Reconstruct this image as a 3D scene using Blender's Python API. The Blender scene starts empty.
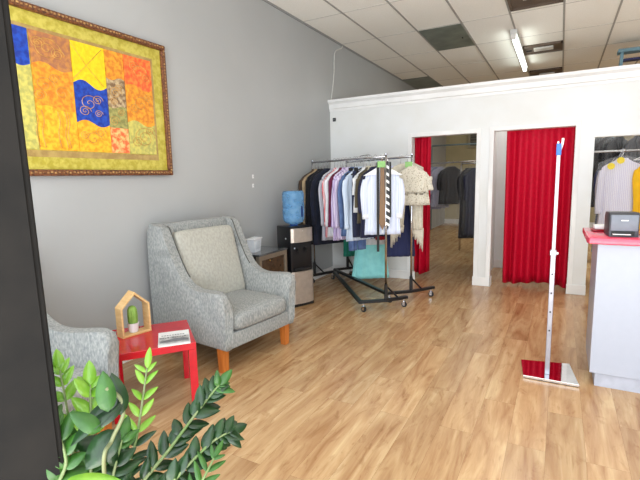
import bpy, bmesh, math, random
from mathutils import Vector, Matrix, Euler
random.seed(7)
C = bpy.context.scene.collection
SC = bpy.context.scene
PI = math.pi
# ------------------------------------------------------------------ camera, world, lights, exposure
CAM = Vector((0, 0, 1.5)); FPX = 438.3
_yaw, _pit, _rol = math.radians(28.669), math.radians(8.043), math.radians(-1.263)
_f = Vector((-math.sin(_yaw)*math.cos(_pit), math.cos(_yaw)*math.cos(_pit), -math.sin(_pit)))
_r = Vector((math.cos(_yaw), math.sin(_yaw), 0)); _u = _r.cross(_f)
RGT = _r*math.cos(_rol) + _u*math.sin(_rol); UP = -_r*math.sin(_rol) + _u*math.cos(_rol)
cam = bpy.data.objects.new('camera', bpy.data.cameras.new('camera')); C.objects.link(cam)
cam.data.sensor_width = 36; cam.data.lens = FPX/640*36; cam.data.clip_start = 0.05
cam.matrix_world = Matrix(((RGT.x, UP.x, -_f.x, CAM.x), (RGT.y, UP.y, -_f.y, CAM.y), (RGT.z, UP.z, -_f.z, CAM.z), (0, 0, 0, 1)))
SC.camera = cam
SC.view_settings.view_transform = 'Standard'; SC.view_settings.look = 'None'
SC.view_settings.gamma = 1; SC.view_settings.use_curve_mapping = False
SC.view_settings.exposure = 0.47
w = bpy.data.worlds.new('daylight'); SC.world = w; w.use_nodes = True
w.node_tree.nodes['Background'].inputs[0].default_value = (0.80, 0.88, 1.0, 1)
w.node_tree.nodes['Background'].inputs[1].default_value = 1.5

def area(name, loc, rot, sx, sy, power, col):
    l = bpy.data.lights.new(name, 'AREA'); l.shape = 'RECTANGLE'; l.size = sx; l.size_y = sy
    l.energy = power; l.color = col
    o = bpy.data.objects.new(name, l); C.objects.link(o); o.location = loc; o.rotation_euler = rot
    return o
# daylight through the shop front (behind the camera), an added ceiling fill, area fills without fittings indoors
area('storefront_daylight', (-0.3, -0.35, 1.75), (math.radians(97), 0, 0), 7.0, 2.6, 120, (0.90, 0.95, 1.0))
area('ceiling_fill', (0.0, -0.45, 0.2), (math.radians(152), 0, 0), 7.0, 1.2, 170, (1.0, 0.97, 0.90))  # added upward fill to brighten the ceiling, standing for bounce from outside
area('shop_overhead_fill', (0.8, 2.6, 3.5), (0, 0, 0), 2.4, 2.4, 22, (1.0, 0.97, 0.92))  # unseen area lamp high over the shop floor, no fitting modelled
area('workroom_fill', (-1.6, 10.6, 3.45), (0, 0, 0), 1.2, 1.2, 15, (1.0, 0.95, 0.85))  # dim fill added for the back workroom, no fitting belongs to it
area('press_area_fill', (2.9, 8.2, 3.45), (0, 0, 0), 1.5, 1.5, 130, (1.0, 0.98, 0.95))  # added out of view to brighten the clothes behind the counter
area('booth_light', (-0.3, 6.9, 3.3), (0, 0, 0), 0.6, 0.6, 14, (1.0, 0.97, 0.93))

XW, YP, ZC = -3.147, 6.164, 3.583      # left wall, face of the partition, ceiling

# ------------------------------------------------------------------ helpers
def lin(c):
    return tuple(((v/255)/12.92 if v/255 <= .04045 else ((v/255+.055)/1.055)**2.4) for v in c[:3]) + (1,)

def mat(name, rgb, rough=.6, metal=0, rgb2=None, scale=20, stretch=(1, 1, 1), bump=0, bscale=None, emit=0, trans=0, spec=.5, alpha=1, coat=0, sheen=0, ior=1.45, contrast=(.35, .65)):
    m = bpy.data.materials.new(name); m.use_nodes = True
    nt = m.node_tree; b = nt.nodes['Principled BSDF']
    b.inputs['Base Color'].default_value = lin(rgb); b.inputs['Roughness'].default_value = rough
    b.inputs['Metallic'].default_value = metal; b.inputs['Specular IOR Level'].default_value = spec
    b.inputs['Transmission Weight'].default_value = trans; b.inputs['Alpha'].default_value = alpha
    b.inputs['Coat Weight'].default_value = coat; b.inputs['Sheen Weight'].default_value = sheen*.3
    b.inputs['IOR'].default_value = ior
    if emit:
        b.inputs['Emission Color'].default_value = lin(rgb); b.inputs['Emission Strength'].default_value = emit
    tc = nt.nodes.new('ShaderNodeTexCoord'); mp = nt.nodes.new('ShaderNodeMapping')
    mp.inputs['Scale'].default_value = stretch; nt.links.new(tc.outputs['Object'], mp.inputs[0])
    nz = nt.nodes.new('ShaderNodeTexNoise'); nz.inputs['Scale'].default_value = scale; nz.inputs['Detail'].default_value = 4
    nt.links.new(mp.outputs[0], nz.inputs['Vector'])
    cr = nt.nodes.new('ShaderNodeValToRGB')
    c2 = rgb2 or tuple(min(255, v*.94) for v in rgb)
    cr.color_ramp.elements[0].position = contrast[0]; cr.color_ramp.elements[1].position = contrast[1]
    cr.color_ramp.elements[0].color = lin(c2); cr.color_ramp.elements[1].color = lin(rgb)
    nt.links.new(nz.outputs['Fac'], cr.inputs[0]); nt.links.new(cr.outputs[0], b.inputs['Base Color'])
    if bump:
        bp = nt.nodes.new('ShaderNodeBump'); bp.inputs['Strength'].default_value = bump; bp.inputs['Distance'].default_value = .01
        if bscale:
            n2 = nt.nodes.new('ShaderNodeTexNoise'); n2.inputs['Scale'].default_value = bscale
            nt.links.new(mp.outputs[0], n2.inputs['Vector']); nt.links.new(n2.outputs['Fac'], bp.inputs['Height'])
        else: nt.links.new(nz.outputs['Fac'], bp.inputs['Height'])
        nt.links.new(bp.outputs[0], b.inputs['Normal'])
    return m

def stripe_mat(name, rgb, rgb2, period, duty=.5, axis=(1, 0, 0), rough=.8):
    m = bpy.data.materials.new(name); m.use_nodes = True
    nt = m.node_tree; b = nt.nodes['Principled BSDF']; b.inputs['Roughness'].default_value = rough
    tc = nt.nodes.new('ShaderNodeTexCoord'); d = nt.nodes.new('ShaderNodeVectorMath'); d.operation = 'DOT_PRODUCT'
    d.inputs[1].default_value = tuple(a/period for a in axis); nt.links.new(tc.outputs['Object'], d.inputs[0])
    fr = nt.nodes.new('ShaderNodeMath'); fr.operation = 'FRACT'; nt.links.new(d.outputs['Value'], fr.inputs[0])
    gt = nt.nodes.new('ShaderNodeMath'); gt.operation = 'GREATER_THAN'; gt.inputs[1].default_value = duty
    nt.links.new(fr.outputs[0], gt.inputs[0])
    mx = nt.nodes.new('ShaderNodeMix'); mx.data_type = 'RGBA'
    mx.inputs[6].default_value = lin(rgb); mx.inputs[7].default_value = lin(rgb2)
    nt.links.new(gt.outputs[0], mx.inputs[0]); nt.links.new(mx.outputs[2], b.inputs['Base Color'])
    return m

def obj(name, bm, m, parent=None, smooth=False, label=None):
    bmesh.ops.recalc_face_normals(bm, faces=bm.faces)
    me = bpy.data.meshes.new(name); bm.to_mesh(me); bm.free()
    for k in (m if isinstance(m, (list, tuple)) else [m]): me.materials.append(k)
    o = bpy.data.objects.new(name, me); C.objects.link(o)
    if smooth:
        for p in me.polygons: p.use_smooth = True
        if smooth == 'auto':
            md = o.modifiers.new('edges', 'EDGE_SPLIT'); md.split_angle = math.radians(38)
    if parent: o.parent = parent
    if label: o['label'] = label
    return o
def tag(o, label, cat, group=None, kind=None):
    o['label'] = label; o['category'] = cat
    if group: o['group'] = group
    if kind: o['kind'] = kind
    return o
def thing(name, label, cat, loc=(0, 0, 0), rz=0, group=None):
    o = bpy.data.objects.new(name, None); C.objects.link(o); o.empty_display_size = .1
    o.location = loc; o.rotation_euler = (0, 0, rz)
    return tag(o, label, cat, group)
def struct(name, bm, m, **k):
    o = obj(name, bm, m, **k); o['kind'] = 'structure'; return o
def dup(root):
    r = root.copy(); C.objects.link(r)
    for ch in list(root.children):
        c = ch.copy(); C.objects.link(c); c.parent = r
        for g in ch.children:
            d = g.copy(); C.objects.link(d); d.parent = c
    return r
NB = bmesh.new
def box(bm, x0, x1, y0, y1, z0, z1, bev=0, M=None, mi=0, seg=2):
    r = bmesh.ops.create_cube(bm, size=1)['verts']
    for v in r:
        v.co = Vector((x0+(v.co.x+.5)*(x1-x0), y0+(v.co.y+.5)*(y1-y0), z0+(v.co.z+.5)*(z1-z0)))
    fs = set(f for v in r for f in v.link_faces)
    if bev:
        es = list(set(e for v in r for e in v.link_edges))
        rr = bmesh.ops.bevel(bm, geom=es, offset=bev, segments=seg, profile=.5, affect='EDGES')
        vs = set(rr['verts']); fs = set(rr['faces'])
        for v in list(vs):
            for f in v.link_faces: fs.add(f)
        vs = set(v for f in fs for v in f.verts)
    else: vs = set(r)
    if M:
        for v in vs: v.co = M @ v.co
    for f in fs: f.material_index = mi
    return bm
def B(*a, **k): return box(NB(), *a, **k)
def prism(bm, pts, a0, a1, axis='x', bev=0, seg=2, M=None, mi=0):
    def P(p, a): return {'x': Vector((a, p[0], p[1])), 'y': Vector((p[0], a, p[1])), 'z': Vector((p[0], p[1], a))}[axis]
    v0 = [bm.verts.new(P(p, a0)) for p in pts]; v1 = [bm.verts.new(P(p, a1)) for p in pts]
    n = len(pts); fs = [bm.faces.new(v0), bm.faces.new(v1[::-1])]
    for i in range(n): fs.append(bm.faces.new((v0[i], v1[i], v1[(i+1) % n], v0[(i+1) % n])))
    vs = set(v0+v1)
    if bev:
        es = list(set(e for f in fs[:2] for e in f.edges))
        rr = bmesh.ops.bevel(bm, geom=es, offset=bev, segments=seg, profile=.5, affect='EDGES')
        vs = set(v for v in rr['verts']) | set(v for v in vs if v.is_valid)
        for v in list(vs):
            for f in v.link_faces: vs |= set(f.verts)
    if M:
        for v in vs: v.co = M @ v.co
    if mi:
        for f in set(f for v in vs for f in v.link_faces): f.material_index = mi
    return bm
def smoothpts(pts, n=6, closed=False):
    P = [Vector(p) for p in pts]; out = []; N = len(P)
    rng = range(N) if closed else range(N-1)
    for i in rng:
        g = lambda k: P[k % N] if closed else P[max(0, min(N-1, k))]
        a, b, c, d = g(i-1), g(i), g(i+1), g(i+2)
        for k in range(n):
            t = k/n
            out.append(.5*((2*b)+(c-a)*t+(2*a-5*b+4*c-d)*t*t+(3*b-a-3*c+d)*t**3))
    if not closed: out.append(P[-1])
    return out
def tube(bm, pts, r, n=8, closed=False, cap=True):
    P = [Vector(p) for p in pts]; N = len(P); rings = []
    rad = r if isinstance(r, (list, tuple)) else [r]*N
    prev = None
    for i in range(N):
        if closed: t = P[(i+1) % N]-P[i-1]
        else: t = P[min(N-1, i+1)]-P[max(0, i-1)]
        t = t.normalized() if t.length > 1e-9 else Vector((0, 0, 1))
        if prev is None:
            a = Vector((0, 0, 1)) if abs(t.z) < .9 else Vector((1, 0, 0))
            prev = (a-t*a.dot(t)).normalized()
        else:
            q = prev-t*prev.dot(t); prev = q.normalized() if q.length > 1e-6 else prev
        bn = t.cross(prev)
        rings.append([bm.verts.new(P[i]+(prev*math.cos(2*PI*k/n)+bn*math.sin(2*PI*k/n))*rad[i]) for k in range(n)])
    for i in range(N if closed else N-1):
        a, b = rings[i], rings[(i+1) % N]
        for k in range(n): bm.faces.new((a[k], a[(k+1) % n], b[(k+1) % n], b[k]))
    if cap and not closed:
        bm.faces.new(rings[0][::-1]); bm.faces.new(rings[-1])
    return bm
def lathe(bm, prof, cx=0, cy=0, cz=0, n=32, mi=0, wob=None):
    rings = []
    for r, z in prof:
        rings.append([bm.verts.new((cx+r*math.cos(2*PI*k/n), cy+r*math.sin(2*PI*k/n), cz+z)) for k in range(n)])
    for a, b in zip(rings, rings[1:]):
        for k in range(n):
            f = bm.faces.new((a[k], a[(k+1) % n], b[(k+1) % n], b[k])); f.material_index = mi
    bm.faces.new(rings[0][::-1]).material_index = mi; bm.faces.new(rings[-1]).material_index = mi
    return bm
def loft(bm, rings, cap=True):
    R = [[bm.verts.new(p) for p in ring] for ring in rings]; n = len(R[0])
    for a, b in zip(R, R[1:]):
        for k in range(n): bm.faces.new((a[k], a[(k+1) % n], b[(k+1) % n], b[k]))
    if cap: bm.faces.new(R[0][::-1]); bm.faces.new(R[-1])
    return bm
def cushion(bm, cx, cy, cz, sx, sy, sz, M=None, e=.28, n=14, crown=.25):
    # soft superellipsoid block
    def sp(v, p): return math.copysign(abs(v)**p, v)
    rings = []
    for i in range(n+1):
        ph = -PI/2+PI*i/n; c, s = sp(math.cos(ph), e), sp(math.sin(ph), e*1.8)
        ring = []
        for k in range(4*n):
            th = 2*PI*k/(4*n)
            p = Vector((c*sp(math.cos(th), e*.8)*sx/2, c*sp(math.sin(th), e*.8)*sy/2, s*sz/2))
            p.z += crown*sz*.5*s*(1-(2*p.x/sx)**2)*(1-(2*p.y/sy)**2) if sz else 0
            p += Vector((cx, cy, cz)); ring.append(M @ p if M else p)
        rings.append(ring)
    return loft(bm, rings)
def at_z(x, y, z):
    d = RGT*(x-320)/FPX-UP*(y-240)/FPX+_f; t = (z-CAM.z)/d.z; return CAM+d*t
def along(x, y, r):
    d = RGT*(x-320)/FPX-UP*(y-240)/FPX+_f; return CAM+d*(r/Vector((d.x, d.y)).length)

# ------------------------------------------------------------------ materials
def wood_floor():
    m = bpy.data.materials.new('oak_laminate'); m.use_nodes = True; nt = m.node_tree; L = nt.links.new
    b = nt.nodes['Principled BSDF']; N = nt.nodes.new
    tc = N('ShaderNodeTexCoord'); mp = N('ShaderNodeMapping'); mp.inputs['Rotation'].default_value = (0, 0, PI/2)
    L(tc.outputs['Object'], mp.inputs[0])
    br = N('ShaderNodeTexBrick'); br.offset = .37; br.inputs['Scale'].default_value = 1
    br.inputs['Brick Width'].default_value = 1.25; br.inputs['Row Height'].default_value = .19
    br.inputs['Mortar Size'].default_value = .0006; br.inputs['Mortar Smooth'].default_value = .3
    br.inputs['Color1'].default_value = (0, 0, 0, 1); br.inputs['Color2'].default_value = (1, 1, 1, 1); br.inputs['Mortar'].default_value = (.5, .5, .5, 1)
    br.inputs['Bias'].default_value = 0
    L(mp.outputs[0], br.inputs['Vector'])
    # grain: noise stretched along the plank, shifted per plank
    sh = N('ShaderNodeVectorMath'); sh.operation = 'MULTIPLY_ADD'
    L(br.outputs['Color'], sh.inputs[0]); sh.inputs[1].default_value = (7, 13, 5); L(mp.outputs[0], sh.inputs[2])
    m1 = N('ShaderNodeMapping'); m1.inputs['Scale'].default_value = (1.1, 7, 1); L(sh.outputs[0], m1.inputs[0])
    n1 = N('ShaderNodeTexNoise'); n1.inputs['Scale'].default_value = 1.3; n1.inputs['Detail'].default_value = 5; n1.inputs['Distortion'].default_value = 1.2
    L(m1.outputs[0], n1.inputs['Vector'])
    m2 = N('ShaderNodeMapping'); m2.inputs['Scale'].default_value = (4, 60, 1); L(sh.outputs[0], m2.inputs[0])
    n2 = N('ShaderNodeTexNoise'); n2.inputs['Scale'].default_value = 1.6; n2.inputs['Detail'].default_value = 6; n2.inputs['Distortion'].default_value = .8
    L(m2.outputs[0], n2.inputs['Vector'])
    cr = N('ShaderNodeValToRGB'); e = cr.color_ramp.elements
    e[0].position = .25; e[0].color = lin((150, 108, 70)); e[1].position = .75; e[1].color = lin((207, 180, 138))
    k = e.new(.40); k.color = lin((173, 136, 96)); k = e.new(.55); k.color = lin((188, 154, 112))
    L(n1.outputs['Fac'], cr.inputs[0])
    cr2 = N('ShaderNodeValToRGB'); e = cr2.color_ramp.elements
    e[0].position = .3; e[0].color = (.84, .80, .75, 1); e[1].position = .62; e[1].color = (1.05, 1.05, 1.05, 1)
    L(n2.outputs['Fac'], cr2.inputs[0])
    mx = N('ShaderNodeMix'); mx.data_type = 'RGBA'; mx.blend_type = 'MULTIPLY'; mx.inputs[0].default_value = .5
    L(cr.outputs[0], mx.inputs[6]); L(cr2.outputs[0], mx.inputs[7])
    hs = N('ShaderNodeHueSaturation'); mr = N('ShaderNodeMapRange'); mr.inputs[3].default_value = .90; mr.inputs[4].default_value = 1.08
    L(br.outputs['Color'], mr.inputs[0]); L(mr.outputs[0], hs.inputs['Value']); L(mx.outputs[2], hs.inputs['Color'])
    m3 = N('ShaderNodeMix'); m3.data_type = 'RGBA'; L(br.outputs['Fac'], m3.inputs[0]); L(hs.outputs[0], m3.inputs[6]); m3.inputs[7].default_value = lin((120, 84, 52))
    n4 = N('ShaderNodeTexNoise'); n4.inputs['Scale'].default_value = 2.2; n4.inputs['Detail'].default_value = 8; n4.inputs['Roughness'].default_value = .65; n4.inputs['Distortion'].default_value = 2.2
    m4 = N('ShaderNodeMapping'); m4.inputs['Scale'].default_value = (1.5, 4.5, 1); L(sh.outputs[0], m4.inputs[0]); L(m4.outputs[0], n4.inputs['Vector'])
    c4 = N('ShaderNodeValToRGB'); c4.color_ramp.elements[0].position = .32; c4.color_ramp.elements[0].color = (.62, .50, .40, 1); c4.color_ramp.elements[1].position = .46; c4.color_ramp.elements[1].color = (1, 1, 1, 1)
    L(n4.outputs['Fac'], c4.inputs[0]); m5 = N('ShaderNodeMix'); m5.data_type = 'RGBA'; m5.blend_type = 'MULTIPLY'; m5.inputs[0].default_value = .55
    L(m3.outputs[2], m5.inputs[6]); L(c4.outputs[0], m5.inputs[7]); L(m5.outputs[2], b.inputs['Base Color'])
    b.inputs['Roughness'].default_value = .27; b.inputs['Specular IOR Level'].default_value = .5
    bp = N('ShaderNodeBump'); bp.inputs['Strength'].default_value = .08; bp.inputs['Distance'].default_value = .004
    L(n2.outputs['Fac'], bp.inputs['Height']); L(bp.outputs[0], b.inputs['Normal'])
    return m
M_floor = wood_floor()
M_grey = mat('grey_wall_paint', (172, 174, 174), .55, scale=1.2, rgb2=(168, 170, 170), bump=.02, bscale=90)
M_white = mat('white_paint', (222, 223, 220), .5, scale=2, rgb2=(228, 230, 230))
M_trim = mat('white_trim_paint', (238, 238, 236), .4, scale=2)
M_beige = mat('beige_wall_paint', (186, 176, 140), .8, scale=2)
M_dgrey = mat('workroom_wall_paint', (120, 128, 122), .8)
M_tile = mat('ceiling_tile', (246, 244, 236), .9, scale=150, rgb2=(238, 235, 226), bump=.1)
M_tbar = mat('ceiling_grid_metal', (168, 165, 158), .5)
M_black = mat('black_powder_coat', (22, 22, 24), .4)
M_dark = mat('dark_bronze_frame', (34, 32, 30), .8, rgb2=(28, 27, 26), scale=8, spec=.08)
M_chrome = mat('chrome', (205, 205, 208), .15, 1)
M_steel = mat('brushed_steel', (188, 180, 170), .35, .85, stretch=(1, 1, 40), scale=6)
M_mirror = mat('mirror_steel', (225, 225, 228), .04, 1)
M_plug = mat('black_rubber', (14, 14, 15), .6)
M_red = mat('red_curtain_fabric', (196, 6, 46), .6, scale=30, rgb2=(184, 4, 38), spec=.25)
M_redlaq = mat('red_lacquer', (190, 16, 34), .18, coat=.3)
M_redtop = mat('red_laminate', (214, 62, 92), .2, coat=.3)
M_uph = mat('grey_tweed_upholstery', (158, 160, 156), .9, rgb2=(122, 126, 127), scale=85, stretch=(1, 1, .45), bump=.25, sheen=.3)
M_cush = mat('lit_cushion_fabric', (174, 173, 162), .9, rgb2=(158, 157, 149), scale=60, stretch=(1, 1, .6), bump=.3, sheen=.3)  # same fabric as the frame, light painted in as a creamier tone
M_gapshade = mat('gap_shade_tone', (84, 84, 80), .8)  # dark tone standing for the shadow gap beside the back cushion
M_leg = mat('orange_beech', (196, 116, 50), .35, rgb2=(172, 96, 38), scale=9, stretch=(6, 6, .6))
M_pale = mat('pale_pine', (222, 186, 132), .5, rgb2=(206, 166, 110), scale=10, stretch=(1, 1, 5))

# ------------------------------------------------------------------ the room shell
struct('floor', B(XW-.1, 4.6, -.6, 14.1, -.06, 0), M_floor)
bm = NB()
struct('wall_left', B(XW-.12, XW, -.6, 14.1, 0, ZC), M_grey)
struct('wall_right', B(4.5, 4.62, -.6, 14.1, 0, ZC), M_grey)
struct('wall_back', B(XW, 4.5, 14.0, 14.12, 0, ZC), M_beige)
struct('ceiling', B(XW-.1, 4.6, -.6, 14.1, ZC, ZC+.06), M_tile)
# the partition with its three openings
bm = NB()
T0, T1 = YP, YP+.13
box(bm, XW, -1.86, T0, T1, 0, 2.6); box(bm, -1.86, -.989, T0, T1, 2.04, 2.6)
box(bm, -.989, -.775, T0, T1, 0, 2.6); box(bm, -.775, .134, T0, T1, 2.05, 2.6)
box(bm, .134, .334, T0, T1, 0, 2.6); box(bm, .334, 1.5, T0, T1, 1.906, 2.6); box(bm, 1.5, 4.5, T0, T1, 0, 2.6)
struct('wall_partition', bm, M_white)
bm = NB()   # crown on the partition
prism(bm, [(T0, 2.50), (T0-.012, 2.50), (T0-.016, 2.53), (T0-.03, 2.54), (T0-.036, 2.60), (T0-.07, 2.63), (T0-.07, 2.664), (T1+.02, 2.664), (T1+.02, 2.6), (T0, 2.6)], XW, 4.5, 'x')
struct('trim_1', bm, M_trim)
def casing(name, x0, x1, z):
    bm = NB(); cw, ct = .055, .012
    box(bm, x0-cw, x0, T0-ct, T0, 0, z+cw, .003); box(bm, x1, x1+cw, T0-ct, T0, 0, z+cw, .003); box(bm, x0, x1, T0-ct, T0, z, z+cw, .003)
    struct(name, bm, M_trim)
casing('trim_2', -1.86, -.989, 2.04); casing('trim_3', -.775, .134, 2.05)
def bboard(name, pts, m=M_trim, h=.11, t=.014):
    bm = NB()
    for (x0, y0, x1, y1) in pts: box(bm, min(x0, x1), max(x0, x1), min(y0, y1), max(y0, y1), 0, h, .003)
    struct(name, bm, m)
bboard('baseboard_left', [(XW, -.6, XW+.014, YP)], h=.10)
bboard('baseboard_partition', [(XW+.014, T0-.02, -1.80, T0), (-.998, T0-.02, -.762, T0), (.128, T0-.02, .338, T0), (-.775-.004, T0-.02, -.765, T1)], h=.12)
bboard('baseboard_back', [(XW, 13.985, 4.5, 14.0)], h=.14)
# the fitting booth behind the second opening
struct('wall_booth', box(box(B(-.95, .28, 7.5, 7.56, 0, 2.5), -.95, -.89, T1, 7.5, 0, 2.5), .22, .28, T1, 7.5, 0, 2.5), M_white)
bboard('baseboard_booth', [(-.89, 7.486, .22, 7.5)], h=.13)
# ceiling grid: T bars
bm = NB()
for x in [XW+.6+.622*i for i in range(12)]:
    box(bm, x-.012, x+.012, -.6, 14, ZC-.006, ZC+.001)
struct('trim_4', bm, M_tbar)
bm = NB()
for i in range(12):
    y = .59+1.2*i
    box(bm, XW, 4.5, y-.008, y+.008, ZC-.003, ZC+.001)
struct('trim_5', bm, mat('ceiling_cross_metal', (205, 202, 194), .5))
struct('trim_6', B(XW, XW+.02, -.6, 14, ZC-.02, ZC, ), mat('wall_angle_metal', (150, 150, 148), .5))
# shop front mullion beside the camera
bm = NB(); Mm = Matrix.Translation((-1.077, .572, 2.25)) @ Matrix.Rotation(math.radians(61), 4, 'Z') @ Matrix.Rotation(math.radians(-.45), 4, 'Y') @ Matrix.Translation((0, 0, -2.25))
box(bm, -.30, 0, 0, .08, .006, ZC-.006, .004, M=Mm); box(bm, -.29, -.012, -.006, 0, .006, ZC-.006, 0, M=Mm)
struct('trim_7', bm, M_dark)

# ------------------------------------------------------------------ ceiling things
M_vent = mat('dark_ceiling_panel', (124, 132, 122), .3, rgb2=(96, 104, 97), scale=4)
for i, (x0, y0, lab) in enumerate([(-1.916, 6.60, 'dark green-grey panel in the ceiling grid, the nearer one'), (XW+.005, 9.6, 'dark grey panel in the ceiling grid close above the partition, left of the other dark panel')]):
    t = thing('ceiling_panel', lab, 'ceiling panel', (x0, y0, ZC-.012), 0, 'dark panels in the ceiling')
    obj('panel', B(.01, .60, .01, 1.18, 0, .008), M_vent, t)
    if i == 0: obj('latch', B(.50, .515, .62, .66, -.012, 0, .002), M_black, t)
M_stain = mat('troffer_metal', (104, 88, 74), .6, rgb2=(84, 70, 58), scale=3)
M_len = mat('troffer_ballast_cover', (214, 212, 206), .5)
for i, (x0, y0, x1, y1, lab) in enumerate([(-.66, 5.45, -.07, 6.42, 'brown recessed light fitting without its lamp, nearest, cut by the top of the photo'),
        (-.66, 8.30, -.07, 8.84, 'brown recessed light fitting without its lamp, beside the lit tube lamp'),
        (-.66, 10.3, -.07, 11.4, 'dark brown recessed light fitting just above the partition, farthest one')]):
    t = thing('ceiling_light_fitting', lab, 'light fitting', ((x0+x1)/2, (y0+y1)/2, ZC-.02), 0, 'unlit recessed ceiling fittings')
    a, b = (x1-x0)/2, (y1-y0)/2
    bm = NB(); box(bm, -a, a, -b, b, .008, .018); box(bm, -a, a, -b, -b+.04, -.012, .01); box(bm, -a, a, b-.04, b, -.012, .01); box(bm, -a, -a+.03, -b, b, -.012, .01); box(bm, a-.03, a, -b, b, -.012, .01)
    obj('housing', bm, M_stain, t)
    obj('ballast_cover', B(-.13, .16, -b*.35, b*.35, -.014, .008, .004), M_len, t)
    bm = NB(); tube(bm, [(-a+.05, 0, -.012), (-.16, 0, -.012)], .012); obj('lamp_holder', bm, M_black, t)
t = thing('tube_lamp', 'long lit fluorescent tube strip fixed under the ceiling', 'lamp', (-.70, 8.5, ZC-.02))
obj('batten', B(-.05, .05, -1.22, 1.22, -.045, .02, .006), mat('white_batten', (200, 200, 196), .5), t)
bm = NB(); tube(bm, [(0, -1.17, -.085), (0, 1.17, -.085)], .026, 12); obj('tube', bm, mat('lit_tube', (240, 250, 246), .3, emit=9), t, 'auto')
for s in (-1, 1): obj('end_cap', B(-.035, .035, s*1.19-.022, s*1.19+.022, -.12, -.03, .006), M_len, t)
# white cable down the left wall
bm = NB(); tube(bm, smoothpts([(XW+.012, 6.62, ZC-.01), (XW+.012, 6.58, ZC-.06), (XW+.012, 6.36, ZC-.16), (XW+.012, 6.31, ZC-.3), (XW+.012, 6.30, 3.1), (XW+.012, 6.24, 2.85), (XW+.012, 6.18, 2.67), (XW+.03, 6.16, 2.665)], 5), .009, 6)
tag(obj('cable', bm, mat('white_cable', (216, 216, 210), .5), None, True), 'thin white cable running down the grey wall from the ceiling to the partition', 'cable')
t = thing('wall_sensor', 'small black square sensor high at the left end of the white partition', 'sensor', (-3.07, YP, 2.375))
obj('housing', B(-.024, .024, -.02, 0, -.026, .026, .004), M_black, t)
bm = NB(); lathe(bm, [(.002, 0), (.009, 0), (.009, .003), (.002, .003)], n=12); bmesh.ops.rotate(bm, verts=bm.verts, cent=(0, 0, 0), matrix=Matrix.Rotation(PI/2, 3, 'X')); bmesh.ops.translate(bm, verts=bm.verts, vec=(0, -.02, 0)); obj('lens', bm, M_chrome, t)
for i, (y, z, lab) in enumerate([(4.16, 1.535, 'upper small white wall switch above the side table'), (4.155, 1.43, 'lower small white wall switch above the side table')]):
    t = thing('wall_switch', lab, 'switch', (XW, y, z), 0, 'white wall switches')
    obj('plate', B(0, .006, -.014, .014, -.022, .022, .002), M_trim, t)
    obj('toggle', B(.006, .014, -.004, .004, -.007, .007, .001), mat('switch_toggle', (200, 200, 196), .4), t)

# ------------------------------------------------------------------ the painting
t = thing('framed_painting', 'large yellow, orange and blue patchwork painting in a carved brown frame', 'painting', (XW, 0, 0))
PY0, PY1, PZ0, PZ1 = 1.28, 2.915, 1.555, 2.675
fw = .045
M_frame = mat('carved_brown_frame', (128, 78, 44), .45, rgb2=(72, 40, 24), scale=60, bump=.6)
M_gilt = mat('gilt_bead', (190, 150, 92), .4, rgb2=(110, 66, 36), scale=40)
bm = NB()
for (a, b, c, d) in [(PY0, PY1, PZ0, PZ0+fw), (PY0, PY1, PZ1-fw, PZ1), (PY0, PY0+fw, PZ0+fw, PZ1-fw), (PY1-fw, PY1, PZ0+fw, PZ1-fw)]:
    box(bm, .005, .05, a, b, c, d, .010)
obj('frame', bm, M_frame, t)
bm = NB()
n = 60
for i in range(n):   # carved relief along the frame
    y = PY0+.03+(PY1-PY0-.06)*i/(n-1)
    for z in (PZ0+fw/2, PZ1-fw/2): box(bm, .048, .054, y-.009, y+.007, z-.006+.004*(i % 2), z+.006+.004*(i % 2), .002)
for i in range(40):
    z = PZ0+.05+(PZ1-PZ0-.1)*i/39
    for y in (PY0+fw/2, PY1-fw/2): box(bm, .048, .054, y-.006, y+.006, z-.009, z+.007, .002)
obj('carving', bm, M_gilt, t)
def paint(name, a, b, sc=14): return mat(name, a, .45, rgb2=b, scale=sc, bump=.5, contrast=(.4, .6))
M_bord = paint('yellow_green_border', (196, 184, 84), (172, 158, 54), 26)
obj('canvas', B(.004, .022, PY0+fw-.005, PY1-fw+.005, PZ0+fw-.005, PZ1-fw+.005), M_bord, t)
bm = NB(); q = .125; i0, i1, j0, j1 = PY0+fw+q-.035, PY1-fw-q+.035, PZ0+fw+q-.04, PZ1-fw-q+.035
box(bm, .02, .0235, i0, i1, j0, j0+.045); box(bm, .02, .0235, i0, i1, j1-.05, j1); box(bm, .02, .0235, i0, i0+.045, j0+.045, j1-.05); box(bm, .02, .0235, i1-.045, i1, j0+.045, j1-.05)
obj('inner_border', bm, paint('taupe_band', (176, 150, 88), (156, 128, 74), 20), t)
cols = {'gy': ((240, 204, 20), (228, 190, 14)), 'bl': ((22, 72, 178), (12, 46, 140)), 'br': ((190, 128, 66), (160, 104, 72)), 'or': ((232, 160, 42), (206, 122, 34)),
        'oy': ((246, 186, 44), (228, 150, 28)), 'gn': ((204, 194, 98), (170, 166, 90)), 'ro': ((238, 132, 54), (226, 88, 44)), 'gb': ((120, 92, 64), (190, 168, 130)), 'ol': ((164, 160, 92), (130, 128, 72)), 'rd': ((240, 104, 56), (246, 190, 120))}
ks = list(cols); mats = [paint('paint_'+n_, cols[k][0], cols[k][1], 30) for n_, k in zip(['yellow', 'blue', 'brown', 'orange', 'amber', 'pale_green', 'red_orange', 'mottled_brown', 'olive', 'coral'], ks)]
bm = NB(); zt, zb = 2.515, 1.735
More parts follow.
